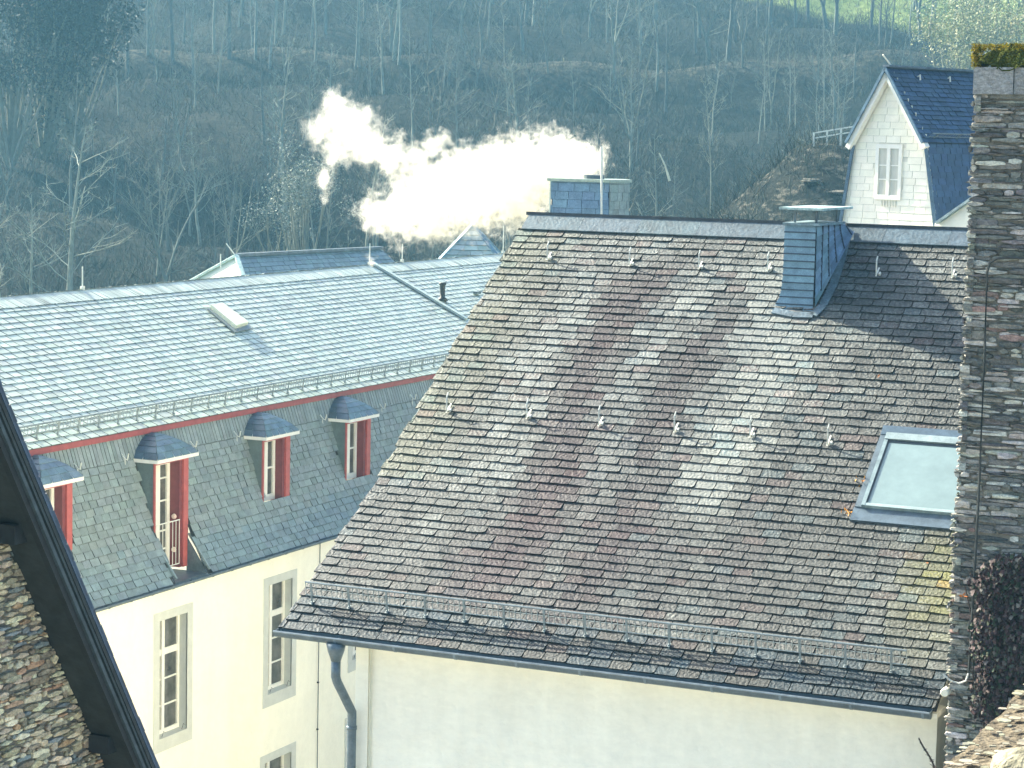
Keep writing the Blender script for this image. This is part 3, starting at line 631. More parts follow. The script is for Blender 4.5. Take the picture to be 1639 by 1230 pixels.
# lightning rods on the ridge
for px, py, h in [(132, 427, 0), (592, 390, 0), (644, 391, 0), (806, 362, 0)]:
    t_ = on(px, py, 0, XG); m2 = MB(); m2.tube([(XG, t_[1], gz), (XG, t_[1], t_[2])], .016, 5); m2.box((XG-.04, t_[1]-.04, gz-.02), (XG+.04, t_[1]+.04, gz+.08)); m2.build('lightning_rod', M['palemetal'], BH)

# ================================================================== house behind the left ridge
def slab_roof(parent, A, B, C_, D_, expo, wd, m_, c0, name='roof', th=.015, br=.15):   # A-B eave, D-C ridge
    A, B, C_, D_ = map(np.asarray, (A, B, C_, D_)); S_ = np.linalg.norm((D_-A)); n = nz(np.cross(B-A, D_-A)); n = n if n[2] > 0 else -n; W_ = np.linalg.norm(B-A)
    def P(u, s): t_ = s/S_; L0 = A+(D_-A)*t_; R0 = B+(C_-B)*t_; return L0+(R0-L0)*(u/W_)
    mb = MB(); slates(mb, P, lambda u, s: n, lambda s: 0, lambda s: W_, S_, expo, wd, th, lambda u, s: vary(c0, br, .04), jit=.004, clip=.05)
    mb.add([A-n*.02, B-n*.02, C_-n*.02, D_-n*.02], [(0, 1, 2, 3)], (.2, .2, .2)); return mb.build(name, m_, parent)
d1 = 74.
p0 = at(378, 411, d1); p1 = at(610, 421, d1+7); bz = 11.0
hs = empty('hipped_slate_house', (p0[0], p0[1]+2, 0), 'distant house whose low dark slate roof just rises above the long pale ridge', 'house')
dn = nz(np.array([p1[0]-p0[0], p1[1]-p0[1], 0])); pr = np.array([dn[1], -dn[0], 0]); 
e0, e1 = p0+pr*4.0-np.array([0, 0, 3.0])-dn*3.2, p1+pr*4.0-np.array([0, 0, 3.0])
p1 = p1.copy(); p1[2] = p0[2]; e1[2] = e0[2]
slab_roof(hs, e0, e1, p1, p0, .25, .42, M['slate'], (.85, 1.0, 1.05))
h1 = p0-pr*4-np.array([0, 0, 3])-dn*3.2
mb = MB(); mb.add([e0, p0, h1], [(0, 1, 2)], (1.1, 1.1, 1)); mb.build('hip_end', M['topslate'], hs)  # paler slate than the main slope, painting the hip end as sunlit
mb = MB(); mb.bar(p0+(0, 0, .05), p1+(0, 0, .05), .18, .10, (0, 0, 1)); mb.bar(p0+(0, 0, .05), e0+(0, 0, .05), .14, .08, (0, 0, 1), (4, 4, 3.2)); mb.bar(p0+(0, 0, .05), h1+(0, 0, .05), .14, .08, (0, 0, 1), (4, 4, 3.2)); mb.build('ridge_flashing', M['lead'], hs)
mb = MB(); mb.tube([p0, at(362, 390, d1)], .02, 5); mb.tube([at(353, 430, d1-1), at(353, 407, d1-1)], .02, 5); mb.build('lightning_rod', M['palemetal'], hs)
iw = pr*3.7; i0 = p0-dn*2.9
mb = MB(); mb.prism([np.array([*(q_[:2]), 0]) for q_ in (i0+iw, p1+iw, p1-iw, i0-iw)], (0, 0, e0[2]-.1)); mb.build('wall', M['plaster'], hs)
mb = MB(); mb.add([p0, p1, p1-pr*4-np.array([0, 0, 3]), h1], [(0, 1, 2, 3)]); mb.build('rear_slope', M['slate'], hs)
# turret with pyramid roof
d2 = 76.; ap = at(757, 361, d2); bl, br_ = at(712, 418, d2), at(806, 410, d2); hw = 1.25
tu = empty('pyramid_turret', (ap[0], ap[1], 0), 'small turret with a pointed blue grey slate pyramid roof under the smoke', 'turret')
rb = MB(); zb2 = ap[2]-1.45; th0 = math.radians(22)
cor = [np.array([ap[0]+hw*1.05*(math.cos(th0)*sx-math.sin(th0)*sy), ap[1]+hw*1.05*(math.sin(th0)*sx+math.cos(th0)*sy), zb2]) for sx, sy in ((-1, -1), (1, -1), (1, 1), (-1, 1))]
for j in range(4):
    A, B = cor[j], cor[(j+1) % 4]; nn_ = nz(np.cross(B-A, ap-A))
    for i in range(9):
        t0, t1 = i/9, (i+1)/9; a, b2 = A+(ap-A)*t0, B+(ap-B)*t0; c_, d_ = B+(ap-B)*t1, A+(ap-A)*t1
        kk = max(1, int(7*(1-t0)))
        for h in range(kk):
            rb.add([a+(b2-a)*h/kk+nn_*.03, a+(b2-a)*((h+.96)/kk)+nn_*.03, d_+(c_-d_)*(h+1)/kk, d_+(c_-d_)*h/kk], [(0, 1, 2, 3)], vary((1.4, 1.55, 1.5), .22, .04))
        rb.add([a, b2, b2+nn_*.03, a+nn_*.03], [(0, 1, 2, 3)], (.3, .3, .3))
rb.build('pyramid_roof', M['slate'], tu)
mb = MB(); [mb.bar(cor[j], ap+(0, 0, .03), .12, .08, (0, 0, 1), (1.1, 1.5, 1.7)) for j in range(4)]; mb.tube([ap-(0, 0, .1), ap+(0, 0, .1)], .08, 8, (3, 3, 2.5)); mb.build('hip_flashing', M['lead'], tu)
mb = MB(); mb.prism([np.array([ap[0]+(q_[0]-ap[0])*.86, ap[1]+(q_[1]-ap[1])*.86, 0]) for q_ in cor], (0, 0, zb2+.05)); mb.build('wall', M['plaster'], tu)
# slate clad chimney block with the smoke
d3 = 44.; c0_ = at(880, 352, d3); c1_ = at(974, 352, d3-.35); ctz = at(930, 291, d3)[2]
bd = nz([c1_[0]-c0_[0], c1_[1]-c0_[1], 0]); L1 = np.linalg.norm((c1_-c0_)[:2]); sd = np.array([-bd[1], bd[0], 0]); 
bk = empty('boiler_chimney', (c0_[0], c0_[1], 0), 'blue slate clad square chimney block steaming behind the old roof ridge', 'chimney')
def bP(u, s): return np.array([c0_[0], c0_[1], c0_[2]-1.2+s])+bd*u
mb = MB(); mb.obox(np.array([c0_[0], c0_[1], 0])+sd*.03+bd*.02, bd*(L1-.04), sd*1.1, (0, 0, ctz-.03), (.6, .6, .6))
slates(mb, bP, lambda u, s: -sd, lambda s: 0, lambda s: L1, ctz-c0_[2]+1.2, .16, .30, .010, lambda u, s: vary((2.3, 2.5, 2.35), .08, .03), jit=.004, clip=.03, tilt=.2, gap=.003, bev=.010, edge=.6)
e2 = np.array([c0_[0], c0_[1], 0])+bd*L1; dg = nz(bd*.55+sd*.83)
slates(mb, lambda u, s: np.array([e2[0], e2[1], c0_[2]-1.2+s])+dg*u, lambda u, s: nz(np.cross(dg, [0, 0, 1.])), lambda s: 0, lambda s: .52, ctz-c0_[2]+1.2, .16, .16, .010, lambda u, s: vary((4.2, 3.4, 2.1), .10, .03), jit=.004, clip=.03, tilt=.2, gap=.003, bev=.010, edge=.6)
mb.prism([np.array([*(e2+sd*.02)[:2], 0]), np.array([*(e2+dg*.5+sd*.02)[:2], 0]), np.array([*(e2+sd*1.1)[:2], 0])], (0, 0, ctz-.03), (.5, .5, .5))
mb.build('slate_shaft', M['blueslate'], bk)
mb = MB(); tp = np.array([c0_[0], c0_[1], ctz]); mb.prism([tp-bd*.06-sd*.06, tp+bd*(L1+.03)-sd*.06, tp+bd*L1+dg*.58, tp+bd*(L1)+sd*1.16, tp-bd*.06+sd*1.16], (0, 0, .055), (1.3, 1.4, 1.2)); mb.build('cap_sheet', M['galv'], bk)
mb = MB(); 
fp = tp+bd*L1*.62+sd*.5+np.array([0, 0, .05]); mb.tube([fp, fp+(0, 0, .08)], .2, 16, (.8, .8, .8))
mb.build('flue', M['zinc'], bk)
pt = at(963, 235, d3-.6); pb = at(965, 352, d3-.6); pole = MB(); pole.tube([(pb[0], pb[1], pb[2]-1.0), pt], .022, 7); pole.box((pb[0]-.05, pb[1]-.05, pb[2]-1.0), (pb[0]+.05, pb[1]+.3, pb[2]-.9)); pole.build('lightning_pole', M['palemetal'], bk)
mb = MB(); mb.tube([(c0_-sd*.03-(0, 0, 1)), np.array([c0_[0], c0_[1], ctz])-sd*.03], .015, 5, (.9, 1, 1)); mb.build('corner_pipe', M['palemetal'], bk)

# ================================================================== white gable house
gd = 56.; th = math.radians(23); rdir = np.array([math.sin(th), math.cos(th), 0]); gdir = np.array([math.cos(th), -math.sin(th), 0]); g0 = at(1425, 230, gd)
def G(px, py, off=0.): return onpl(px, py, g0+rdir*off, rdir)
wt = empty('white_gable_house', (G(1425, 352)[0], G(1425, 352)[1], 0), 'tall white slate hung gable house with blue mansard roof beside the stone shaft', 'house')
apx, eL, eR, bL, bR = G(1425, 116), G(1369, 226), G(1483, 227), G(1346, 360), G(1498, 365)
mb = MB(); bL0, bR0 = bL.copy(), bR.copy(); bL0[2] -= 5; bR0[2] -= 5; bL0 -= gdir*.6; bR0 += gdir*.2
mb.prism([bL0, bR0, bR, eR, apx, eL, bL], rdir*.25, (.8, .8, .8))
o_ = apx.copy()
def gP(u, s): return np.array([bL[0], bL[1], bL[2]-1.0])+gdir*u+np.array([0, 0, s])
def lo(s):
    z = bL[2]-1+s; pts_ = sorted([(bL[2]-1.2, (bL-bL)@gdir-.25), (bL[2], 0), (eL[2], (eL-bL)@gdir), (apx[2], (apx-bL)@gdir)]); return float(np.interp(z, [a for a, _ in pts_], [c for _, c in pts_]))
def hi(s):
    z = bL[2]-1+s; pts_ = sorted([(bR[2], (bR-bL)@gdir), (eR[2], (eR-bL)@gdir), (apx[2], (apx-bL)@gdir)]); return float(np.interp(z, [a for a, _ in pts_], [c for _, c in pts_]))
wz0, wz1 = G(1404, 316)[2], G(1404, 233)[2]; wu0, wu1 = (G(1404, 270)-bL)@gdir, (G(1443, 270)-bL)@gdir
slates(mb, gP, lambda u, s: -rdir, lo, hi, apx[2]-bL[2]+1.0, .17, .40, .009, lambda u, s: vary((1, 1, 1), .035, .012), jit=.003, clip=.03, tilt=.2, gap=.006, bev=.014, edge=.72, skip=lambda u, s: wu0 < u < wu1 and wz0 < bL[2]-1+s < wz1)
mb.build('gable_wall', M['whiteslate'], wt)
# window
mb = MB(); 
def gbox(m_, u0, z0, u1, z1, d0, d1_, c=(1, 1, 1)): m_.obox(np.array([bL[0], bL[1], z0])+gdir*u0+rdir*d0, gdir*(u1-u0), rdir*(d1_-d0), (0, 0, z1-z0), c)
fw = .07
gbox(mb, wu0-.03, wz0-.05, wu0+fw, wz1+.03, -.05, .02); gbox(mb, wu1-fw, wz0-.05, wu1+.03, wz1+.03, -.05, .02); gbox(mb, wu0+fw, wz1-fw, wu1-fw, wz1+.03, -.05, .02); gbox(mb, wu0+fw, wz0-.05, wu1-fw, wz0+fw, -.05, .02); um = (wu0+wu1)/2
gbox(mb, um-.05, wz0+fw, um+.05, wz1-fw, -.055, .02)
for h in (.35, .62): z = wz0+(wz1-wz0)*h; gbox(mb, wu0+fw, z-.015, um-.05, z+.015, -.03, .01); gbox(mb, um+.05, z-.015, wu1-fw, z+.015, -.03, .01)
win = mb.build('window', M['white'], wt)
mb = MB(); gbox(mb, wu0+.02, wz0+.02, wu1-.02, wz1-.02, -.013, -.008); mb.build('pane', mat('curtained_glass', (.62, .60, .50), .15, False, [(6, .8, 1.1, 3, (1, 1, .2))], None), win)
mb = MB(); 
for i in range(6): u = um-.2+i*.085; gbox(mb, u, wz0-.22, u+.03, wz0-.07, -.03, -.015, (.85, .85, .85))
mb.build('slate_apron', M['whiteslate'], win)
# roofs
LEN = 9.; ov = -rdir*.22
ridge0 = G(1427, 110); eRo = G(1487, 229); eLo = G(1364, 229)
slab_roof(wt, eRo+ov, eRo+rdir*LEN, ridge0+rdir*LEN, ridge0+ov, .135, .30, M['blueslate'], (.55, .7, .85), 'upper_roof', th=.022, br=.22)
mb = MB(); mb.prism([eLo+ov, ridge0+ov, ridge0+rdir*LEN, eLo+rdir*LEN], (0, 0, .04)); mb.build('rear_roof', M['blueslate'], wt)
mb = MB(); mb.bar(ridge0+ov+(0, 0, .06), ridge0+rdir*LEN+(0, 0, .06), .2, .05, (0, 0, 1), (.6, .7, .8))
for a_, b_ in ((eLo, ridge0), (eRo, ridge0)): mb.bar(a_+ov*1.15+(0, 0, .0), b_+ov*1.15+(0, 0, .0), .04, .07, (0, 0, 1), (.8, 1.1, 1.3))
mb.build('verge_flashing', M['lead'], wt)
mb = MB()
for a_, b_ in ((eLo, ridge0), (eRo, ridge0)): mb.bar(a_+ov*.55-(0, 0, .13), b_+ov*.55-(0, 0, .15), .16, .14, (0, 0, 1))
mb.build('bargeboard', M['white'], wt)
# mansard side below the eave, flaring
q0, q1 = eR+gdir*.02, bR+gdir*.10; A = q1-np.array([0, 0, 1.2])+gdir*.1
slab_roof(wt, A, A+rdir*LEN, q0+rdir*LEN, q0, .15, .30, M['blueslate'], (.5, .65, .85), 'side_mansard', th=.012)
q2, q3 = eL-gdir*.02, bL-gdir*.05
mb = MB(); mb.prism([q3-(0, 0, 1.2), q2, q2+rdir*LEN, q3+rdir*LEN-(0, 0, 1.2)], -gdir*.04); mb.build('rear_mansard', M['blueslate'], wt)
for a_, b_ in ((G(1369, 228), G(1347, 360)), (G(1484, 233), G(1499, 362))): MB().bar(a_-rdir*.06, b_-rdir*.06, .07, .10, (0, 1, 0), (.8, 1.0, 1.2)).build('corner_flashing', M['lead'], wt)
# lower wing coming towards us on the right
w0, w1, w2, w3 = G(1496, 358, -.3), G(1560, 300, -.3), G(1700, 215, -.3), G(1700, 430, -.3); w4 = G(1490, 430, -.3)
mb = MB(); mb.prism([w0, w4, w3, w2], rdir*.2, (.95, .95, .95)); mb.build('white_wing', M['whiteslate'], wt)
mb = MB(); a_, b_ = G(1504, 350, -.35), G(1700, 205, -.35); mb.bar(G(1500, 357, -.36), G(1700, 218, -.36), .12, .06, (0, 0, 1), (2, 2, 1.8)); mb.bar(G(1508, 346, .6), G(1562, 255, 2.2), .07, .05, (0, 0, 1), (1.4, 1.8, 2.2)); mb.build('wing_flashing', M['lead'], wt)
mb = MB(); b_ = bL0.copy(); c_ = bR0.copy(); mb.prism([np.array([b_[0], b_[1], 0]), np.array([c_[0], c_[1], 0]), np.array([*(c_+rdir*LEN)[:2], 0]), np.array([*(b_+rdir*LEN)[:2], 0])], (0, 0, bL[2]-1.3)); mb.build('lower_wall', M['plaster'], wt)
# snow guard and rods
e_ = eRo+(ridge0-eRo)*.06; sgm = MB(); rt = nz(np.cross(rdir, ridge0-eRo)); rt = rt if rt[2] > 0 else -rt
sgm.tube([e_+rt*.22, e_+rt*.22+rdir*LEN], .018, 5); sgm.tube([e_+rt*.08, e_+rt*.08+rdir*LEN], .012, 5)
for i in range(90): p = e_+rdir*i*.1; sgm.tube([p+rt*.06, p+rt*.22], .006, 4, cap=False)
for i in range(10): p = e_+rdir*(.25+i*.9); sgm.bar(p+rt*.24, p-rt*.0, .04, .02, (0, 0, 1))
sgm.build('snow_guard', M['zinc'], wt)
mb = MB(); mb.tube([ridge0+(0, 0, .05), at(1413, 88, gd-.5)], .022, 5); mb.build('lightning_rod', M['palemetal'], wt)
for px, py in [(1468, 124), (1516, 127)]:
    n_ = rt; p = onpl(px, py, ridge0, n_); mb = MB(); mb.tube([p, p+n_*.1, p+n_*.12-(0, 0, .14)], .022, 5); mb.build('roof_hook', M['palemetal'], wt)

# ================================================================== stone shaft at the right
SY = 25.25
sh = empty('stone_chimney_shaft', (-4.9, 25.9, 0), 'tall rubble stone shaft with mossy top rising at the right of the old roof', 'stone shaft')
ztp, zc1, zc2 = on(1600, 74, 1, SY)[2], on(1600, 108, 1, SY)[2], on(1600, 152, 1, SY)[2]; x0 = -5.94; x1 = -3.9
core = MB(); core.box((x0+.03, SY+.04, 0), (x1, 27.4, zc2), (.05, .05, .045)); core.build('core', M['mortar'], sh)
def scol():
    r = rng.random()
    if r < .40: return vary((.15, .15, .13), .35, .06)
    if r < .72: return vary((.27, .26, .22), .3, .06)
    if r < .97: return vary((.48, .46, .39), .2, .05)
    return vary((.24, .17, .14), .3, .05)
st = MB()
rubble(st, lambda u, v: np.array([u, SY+.03, v]), np.array([0, -1., 0]), x0-.02, -4.6, 9.5, zc2+.01, .018, .075, .10, .50, scol, .05)
rubble(st, lambda u, v: np.array([x0+.04, u, v]), np.array([-1., 0, 0]), SY, 27.4, 12, zc2, .05, .11, .15, .42, scol, .06)
st.build('rubble_face', M['stone'], sh)
cb = MB(); cb.box((x0+.0, SY-.04, zc2+.005), (-5.50, 27.45, zc1), (.30, .30, .28)); cb.box((-5.49, SY-.03, zc2+.006), (x1, 27.45, zc1-.003), (.26, .26, .24)); cb.build('coping_block', M['stone'], sh)
ms = MB(); nx, ny = 26, 14; gridv = []
for i in range(nx):
    for j in range(ny):
        a, c_ = i/(nx-1), j/(ny-1); e_ = min(a, c_, 1-c_)*9; hgt = (ztp-zc1)*min(1, e_)**.5 if e_ > 0 else 0
        gridv.append((x0-.01+a*(x1-x0), SY-.05+c_*2.2, zc1+hgt+.035*math.sin(i*1.1+j*1.6)+rng.uniform(-.02, .025)))
ms.add(gridv, [(i*ny+j, (i+1)*ny+j, (i+1)*ny+j+1, i*ny+j+1) for i in range(nx-1) for j in range(ny-1)], (.30, .40, .30))
for i in range(3200):
    a, c_ = rng.random(), rng.random()**2
    if rng.random() < .55: p = np.array([x0-.02+a*1.4, SY-.05+c_*.5, ztp+rng.uniform(-.03, .02)]); cc = vary((1.5, 1.25, .8), .35, .1)
    elif rng.random() < .4: p = np.array([x0-.03+rng.uniform(0, .08), SY-.05+c_*.3, zc1+rng.random()*(ztp-zc1)]); cc = vary((1.3, 1.1, .7), .35, .1)
    else: p = np.array([x0+a*1.4, SY-.06, zc1+rng.random()*(ztp-zc1)]); cc = vary((.25, .32, .25), .4, .1)
    s_ = rng.uniform(.008, .022); d_ = rng.normal(size=3)*s_; e_ = rng.normal(size=3)*s_; ms.add([p, p+d_, p+e_], [(0, 1, 2)], cc)
ms.build('moss', M['moss'], sh)
cbm = MB(); Yc = SY-.07
pp = [on(*c_, 1, Yc) for c_ in [(1660, 414), (1610, 413), (1596, 414), (1584, 421), (1580, 436), (1576, 560), (1568, 760), (1558, 950), (1550, 1085)]]
cbm.tube(pp, .016, 6); cbm.build('lightning_cable', M['galv'] if False else M['cable'], sh)
mb = MB(); mb.tube([on(*c_, 1, Yc-.02) for c_ in [(1550, 1078), (1546, 1090), (1535, 1094), (1520, 1089), (1510, 1080)]], .012, 5); mb.build('loose_cable', M['surround'], sh)
mb = MB(); c_ = on(1512, 1109, 1, SY-.1); mb.tube([c_+(0, .25, 0), c_, c_-(0, .02, 0)], [.045, .05, .04], 14, (1.3, 1.25, 1.1)); mb.build('pipe_end', M['surround'], sh)
mb = MB()
p1_, p2_, p3_ = onroof(1512, 1060), None, None
for i in range(2, 26):                     # ragged mortar fillet where the roof meets the shaft
    s = .3+i*.35; c_ = mP(XR+.02, min(s, PL-.1)); mb.box(c_-(.06, .1, .05), c_+(.08+rng.uniform(0, .04), .14, .04+rng.uniform(0, .04)), vary((.30, .29, .25), .2))
mb.build('mortar_fillet', M['stone'], sh)
# creeper on the shaft
iv = MB()
for i in range(5200):
    px = rng.uniform(1552, 1680); py = rng.uniform(885, 1180)
    if px > 1700 or px < 1553+9*math.sin(py*.06)+rng.uniform(0, 26)*(rng.random() < .6)+max(0, 925-py)*1.1: continue
    if py > 1150-(px-1560)*.1+rng.uniform(-30, 30): continue
    c_ = on(px, py, 1, SY-.06-rng.random()*.14); s_ = rng.uniform(.025, .06); up = nz(np.array([rng.normal()*.4, -.6+rng.normal()*.3, -.8])); sx = nz(np.cross(up, [0, 1, .3])+rng.normal(size=3)*.3)
    r_ = rng.random(); cc = vary((.055, .032, .030), .4, .1) if r_ < .66 else (vary((.045, .06, .03), .3) if r_ < .86 else vary((.16, .14, .11), .3))
    iv.add([c_, c_+sx*s_*.6+up*s_*.4, c_+up*s_*1.1+np.array([0, -.012, 0]), c_-sx*s_*.6+up*s_*.4], [(0, 1, 2, 3)], cc)
for i in range(22):
    px = 1565+i*6+rng.uniform(-4, 4); iv.tube([on(px+20, 1230, 1, SY-.04), on(px+10*rng.normal(), 1080, 1, SY-.05), on(px+12*rng.normal(), 940, 1, SY-.05)], .008, 4, (.07, .05, .04))
o = iv.build('wall_creeper', M['leaf']); tag(o, 'dark reddish creeper covering the foot of the stone shaft', 'climbing plant')

# ================================================================== near house at the left
nh = empty('near_stone_house', (-12, 13, 0), 'close rubble stone gable at the left with a steep black timber roof verge', 'house')
NX, NO = -10.0, -9.70
ia, ib = on(61, 910, 0, NX), on(161, 1162, 0, NX); sd_ = nz(ib-ia); oa, ob = on(0, 640, 0, NO), on(245, 1230, 0, NO)
od = nz(ob-oa); top0 = oa-od*2.0; 
def il(t_): return ia+sd_*t_
def rakez(y): return ia[2]+(y-ia[1])*sd_[2]/sd_[1]
wb = MB(); wb.prism([(NX-.12, 4, 0), (NX-.12, 17.5, 0), (NX-.12, 17.5, min(rakez(17.5), 30)), (NX-.12, ia[1]-1.6, rakez(ia[1]-1.6)), (NX-.12, 4, rakez(ia[1]-1.6)-5)], (.055, 0, 0))
wb.build('core_wall', M['mortar'], nh)
def ncol():
    r = rng.random()
    if r < .30: return vary((.36, .31, .21), .3, .06)
    if r < .65: return vary((.58, .49, .32), .25, .06)
    if r < .87: return vary((.80, .70, .46), .2, .05)
    if r < .93: return vary((.58, .38, .22), .2, .05)
    return vary((.26, .29, .27), .2)
st = MB(); rubble(st, lambda u, v: np.array([NX-.05, u, v]), np.array([1., 0, 0]), 12.2, 16.0, Zr(-6.4), Zr(-1.6), .018, .060, .06, .26, ncol, .016, inside=lambda u, v: v < rakez(u)+.05)
st.build('rubble_face', M['stone'], nh)
# overhanging verge: soffit and ribbed edge
rf = MB(); hgt = (oa[2]-rakez(oa[1])); perp = nz(np.cross(od, [1., 0, 0])); perp = perp if perp[2] > 0 else -perp
def ol(t_): return oa+od*t_
st_, en = ol(-1.2), ol(5.2)
tck = .05
i_s = np.array([NX-.3, st_[1], st_[2]]); 
rf.obox(st_+np.array([NX-.3-NO, 0, 0])-perp*.13, (NO-NX+.3-.07, 0, 0), en-st_, perp*.03, (1.3, 1.3, 1.2))
rf.build('soffit', M['darkwood'], nh)
rf = MB()
rf.obox(st_-np.array([.07, 0, 0])-perp*.15, (.05, 0, 0), en-st_, perp*.12, (.9, .9, .9))
rf.obox(st_-np.array([.02, 0, 0])-perp*.10, (.025, 0, 0), en-st_, perp*.03, (3.0, 3.2, 3.2)); rf.obox(st_-np.array([.02, 0, 0])-perp*.05, (.03, 0, 0), en-st_, perp*.02, (2.4, 2.6, 2.6))
rf.obox(st_-np.array([.02, 0, 0])-perp*.028, (.04, 0, 0), en-st_, perp*.028, (1.2, 1.3, 1.3))
rf.build('verge_board', M['darkwood'], nh)
rf = MB(); rf.obox(st_-np.array([4, 0, 0])-perp*.03+perp*.04, (4.02, 0, 0), en-st_, perp*.03)
k_ = int(np.linalg.norm(en-st_)/.16)
for i in range(k_): q_ = st_+od*i*.16; rf.obox(q_+perp*.035-np.array([.4, 0, 0]), (.42, 0, 0), od*.155, perp*(.012+rng.uniform(0, .012)), vary((1, 1, 1), .3))
rf.build('roof', M['blueslate'], nh)
for px, py in [(42, 850), (190, 1186)]:
    c_ = on(px, py, 0, NX+.16); pb_ = MB(); pb_.obox(c_-np.array([.5, .11, .09]), (.48, 0, 0), (0, .24, 0), (0, 0, .14), (1, 1, 1)); pb_.build('purlin_end', M['darkwood'], nh)

# ================================================================== parapet bottom right
pa = empty('stone_parapet', (.3, 3.6, H0-2.6), 'sunlit gravelly parapet top crossing the bottom right corner', 'parapet')
mb = MB(); nx, ny = 40, 60; vv = []
for i in range(nx):
    for j in range(ny):
        x = -.855+i/(nx-1)*1.5; y = 2.4+j/(ny-1)*3.2; e_ = min(1, i/3); vv.append((x+(.004*math.sin(j*1.3) if i == 0 else 0), y, H0-1.0-.012*(1-e_)+rng.uniform(-.003, .003)))
mb.add(vv, [(i*ny+j, (i+1)*ny+j, (i+1)*ny+j+1, i*ny+j+1) for i in range(nx-1) for j in range(ny-1)])
mb.box((-.85, 2.4, H0-2.6), (.6, 5.6, H0-1.02), (.8, .8, .8)); mb.build('capping', M['pstone'], pa)
mb = MB()
for i in range(900):
    x, y = -.85+rng.random()**1.2*.5, rng.uniform(3.0, 5.0); r_ = rng.uniform(.003, .013); n_ = 7; a0 = rng.random()*6; el = rng.uniform(.5, 1); ro = rng.random()*3
    ptz = [(x+r_*math.cos(a)*math.cos(ro)*rng.uniform(.8, 1.1)-r_*el*math.sin(a)*math.sin(ro), y+r_*math.cos(a)*math.sin(ro)+r_*el*math.sin(a)*math.cos(ro)) for a in np.linspace(0, 2*math.pi, n_, endpoint=False)]
    z = H0-1.002; mb.prism([(a, c_, z) for a, c_ in ptz], (0, 0, rng.uniform(.0008, .002)), vary((1, 1, 1), .3, .06))
tag(mb.build('stone_chips', M['chip'], pa), kind='stuff')
def lump(c, r, n1=14, n2=9, amp=.12, seed=0, colr=(1, 1, 1), mb=None):
    rs = np.random.default_rng(seed); mb = mb or MB(); ph = rs.uniform(0, 6, 8); vs_ = []
    for i in range(n2+1):
        t_ = math.pi*i/n2
        for j in range(n1):
            a = 2*math.pi*j/n1; d_ = np.array([math.sin(t_)*math.cos(a), math.sin(t_)*math.sin(a), math.cos(t_)])
            d_ = np.sign(d_)*np.abs(d_)**.75
            k_ = 1+amp*(math.sin(3*d_[0]+ph[0])+math.sin(4*d_[1]+ph[1])+math.sin(5*d_[2]+ph[2]))*.6+rs.uniform(-.04, .04); vs_.append(np.asarray(c)+d_*np.asarray(r)*k_)
    mb.add(vs_, [(i*n1+j, (i+1)*n1+j, (i+1)*n1+(j+1) % n1, i*n1+(j+1) % n1) for i in range(n2) for j in range(n1)], colr); return mb
c_ = on(1650, 1236, 2, H0-.97); o = lump(c_+np.array([0, 0, -.01]), (.062, .06, .045), seed=3, colr=(.26, .24, .165)).build('coping_stone', M['stone'], None, True); tag(o, 'large pale rounded stone lying on the parapet in the bottom right corner', 'stone')
# weed at the parapet edge
wd_ = MB(); base = on(1496, 1240, 0, -.865); tip = base+np.array([-.025, -.0, .058])
pts = [base+(tip-base)*t_+np.array([.004*math.sin(t_*5), 0, 0]) for t_ in np.linspace(0, 1, 9)]; wd_.tube(pts, [.0016]*8+[.0006], 5, (.05, .05, .04))
for i in range(1, 9):
    for k_ in range(7):
        a = rng.uniform(0, 6.28); d_ = np.array([math.cos(a), math.sin(a), rng.uniform(-.3, .6)]); q_ = pts[i]-(tip-base)*rng.uniform(0, .12); L_ = rng.uniform(.004, .011)*(1.15-i/12); sx = np.cross(d_, [0, 0, 1])*L_*.35
        wd_.add([q_, q_+d_*L_*.5+sx, q_+d_*L_, q_+d_*L_*.5-sx], [(0, 1, 2, 3)], vary((.05, .05, .045), .5, .1))
o = wd_.build('weed_sprig', M['leaf']); tag(o, 'dark withered weed sprig poking up at the parapet edge', 'weed')
# leaves fallen on the roof
for i, (px, py, sz, lab) in enumerate([(1381, 776, .07, 'clump of yellow leaves caught at the left edge of the skylight'), (1410, 606, .05, 'orange leaf lying high on the old roof below the chimney shade'), (1329, 897, .045, 'brown curled leaf lying left and below the skylight'),
        (1267, 953, .04, 'yellow leaf lying above the snow guard left of the other loose leaves'), (1382, 980, .05, 'orange leaf lying above the right end of the snow guard'), (1396, 905, .04, 'ochre leaf straight below the skylight'), (1541, 955, .05, 'bright orange leaf at the roof edge against the stone shaft'), (1487, 905, .045, 'ochre leaf on the yellow lichened slates near the shaft'), (1358, 822, .05, 'yellow leaf tuft at the lower left corner of the skylight')]):
    p = onroof(px, py)+nrm*.05; lb = MB(); p = p if px < 1535 else on(px, py, 1, SY-.1)
    for k_ in range(3 if i not in (0, 8) else 16):
        q_ = p+(rng.normal(size=3)*.035 if i in (0, 8) else rng.normal(size=3)*.006); a, b_ = nz(rng.normal(size=3))*sz, nz(rng.normal(size=3))*sz*.7
        lb.add([q_, q_+a*.5+b_*.5, q_+a, q_+a*.5-b_*.5], [(0, 1, 2, 3)], vary((1.3, 1.5, 1) if i in (0, 8, 3) else (1, .8, .9), .2))
    o = lb.build('fallen_leaf', M['rust']); tag(o, lab, 'leaf', 'leaves fallen on the old slate roof')

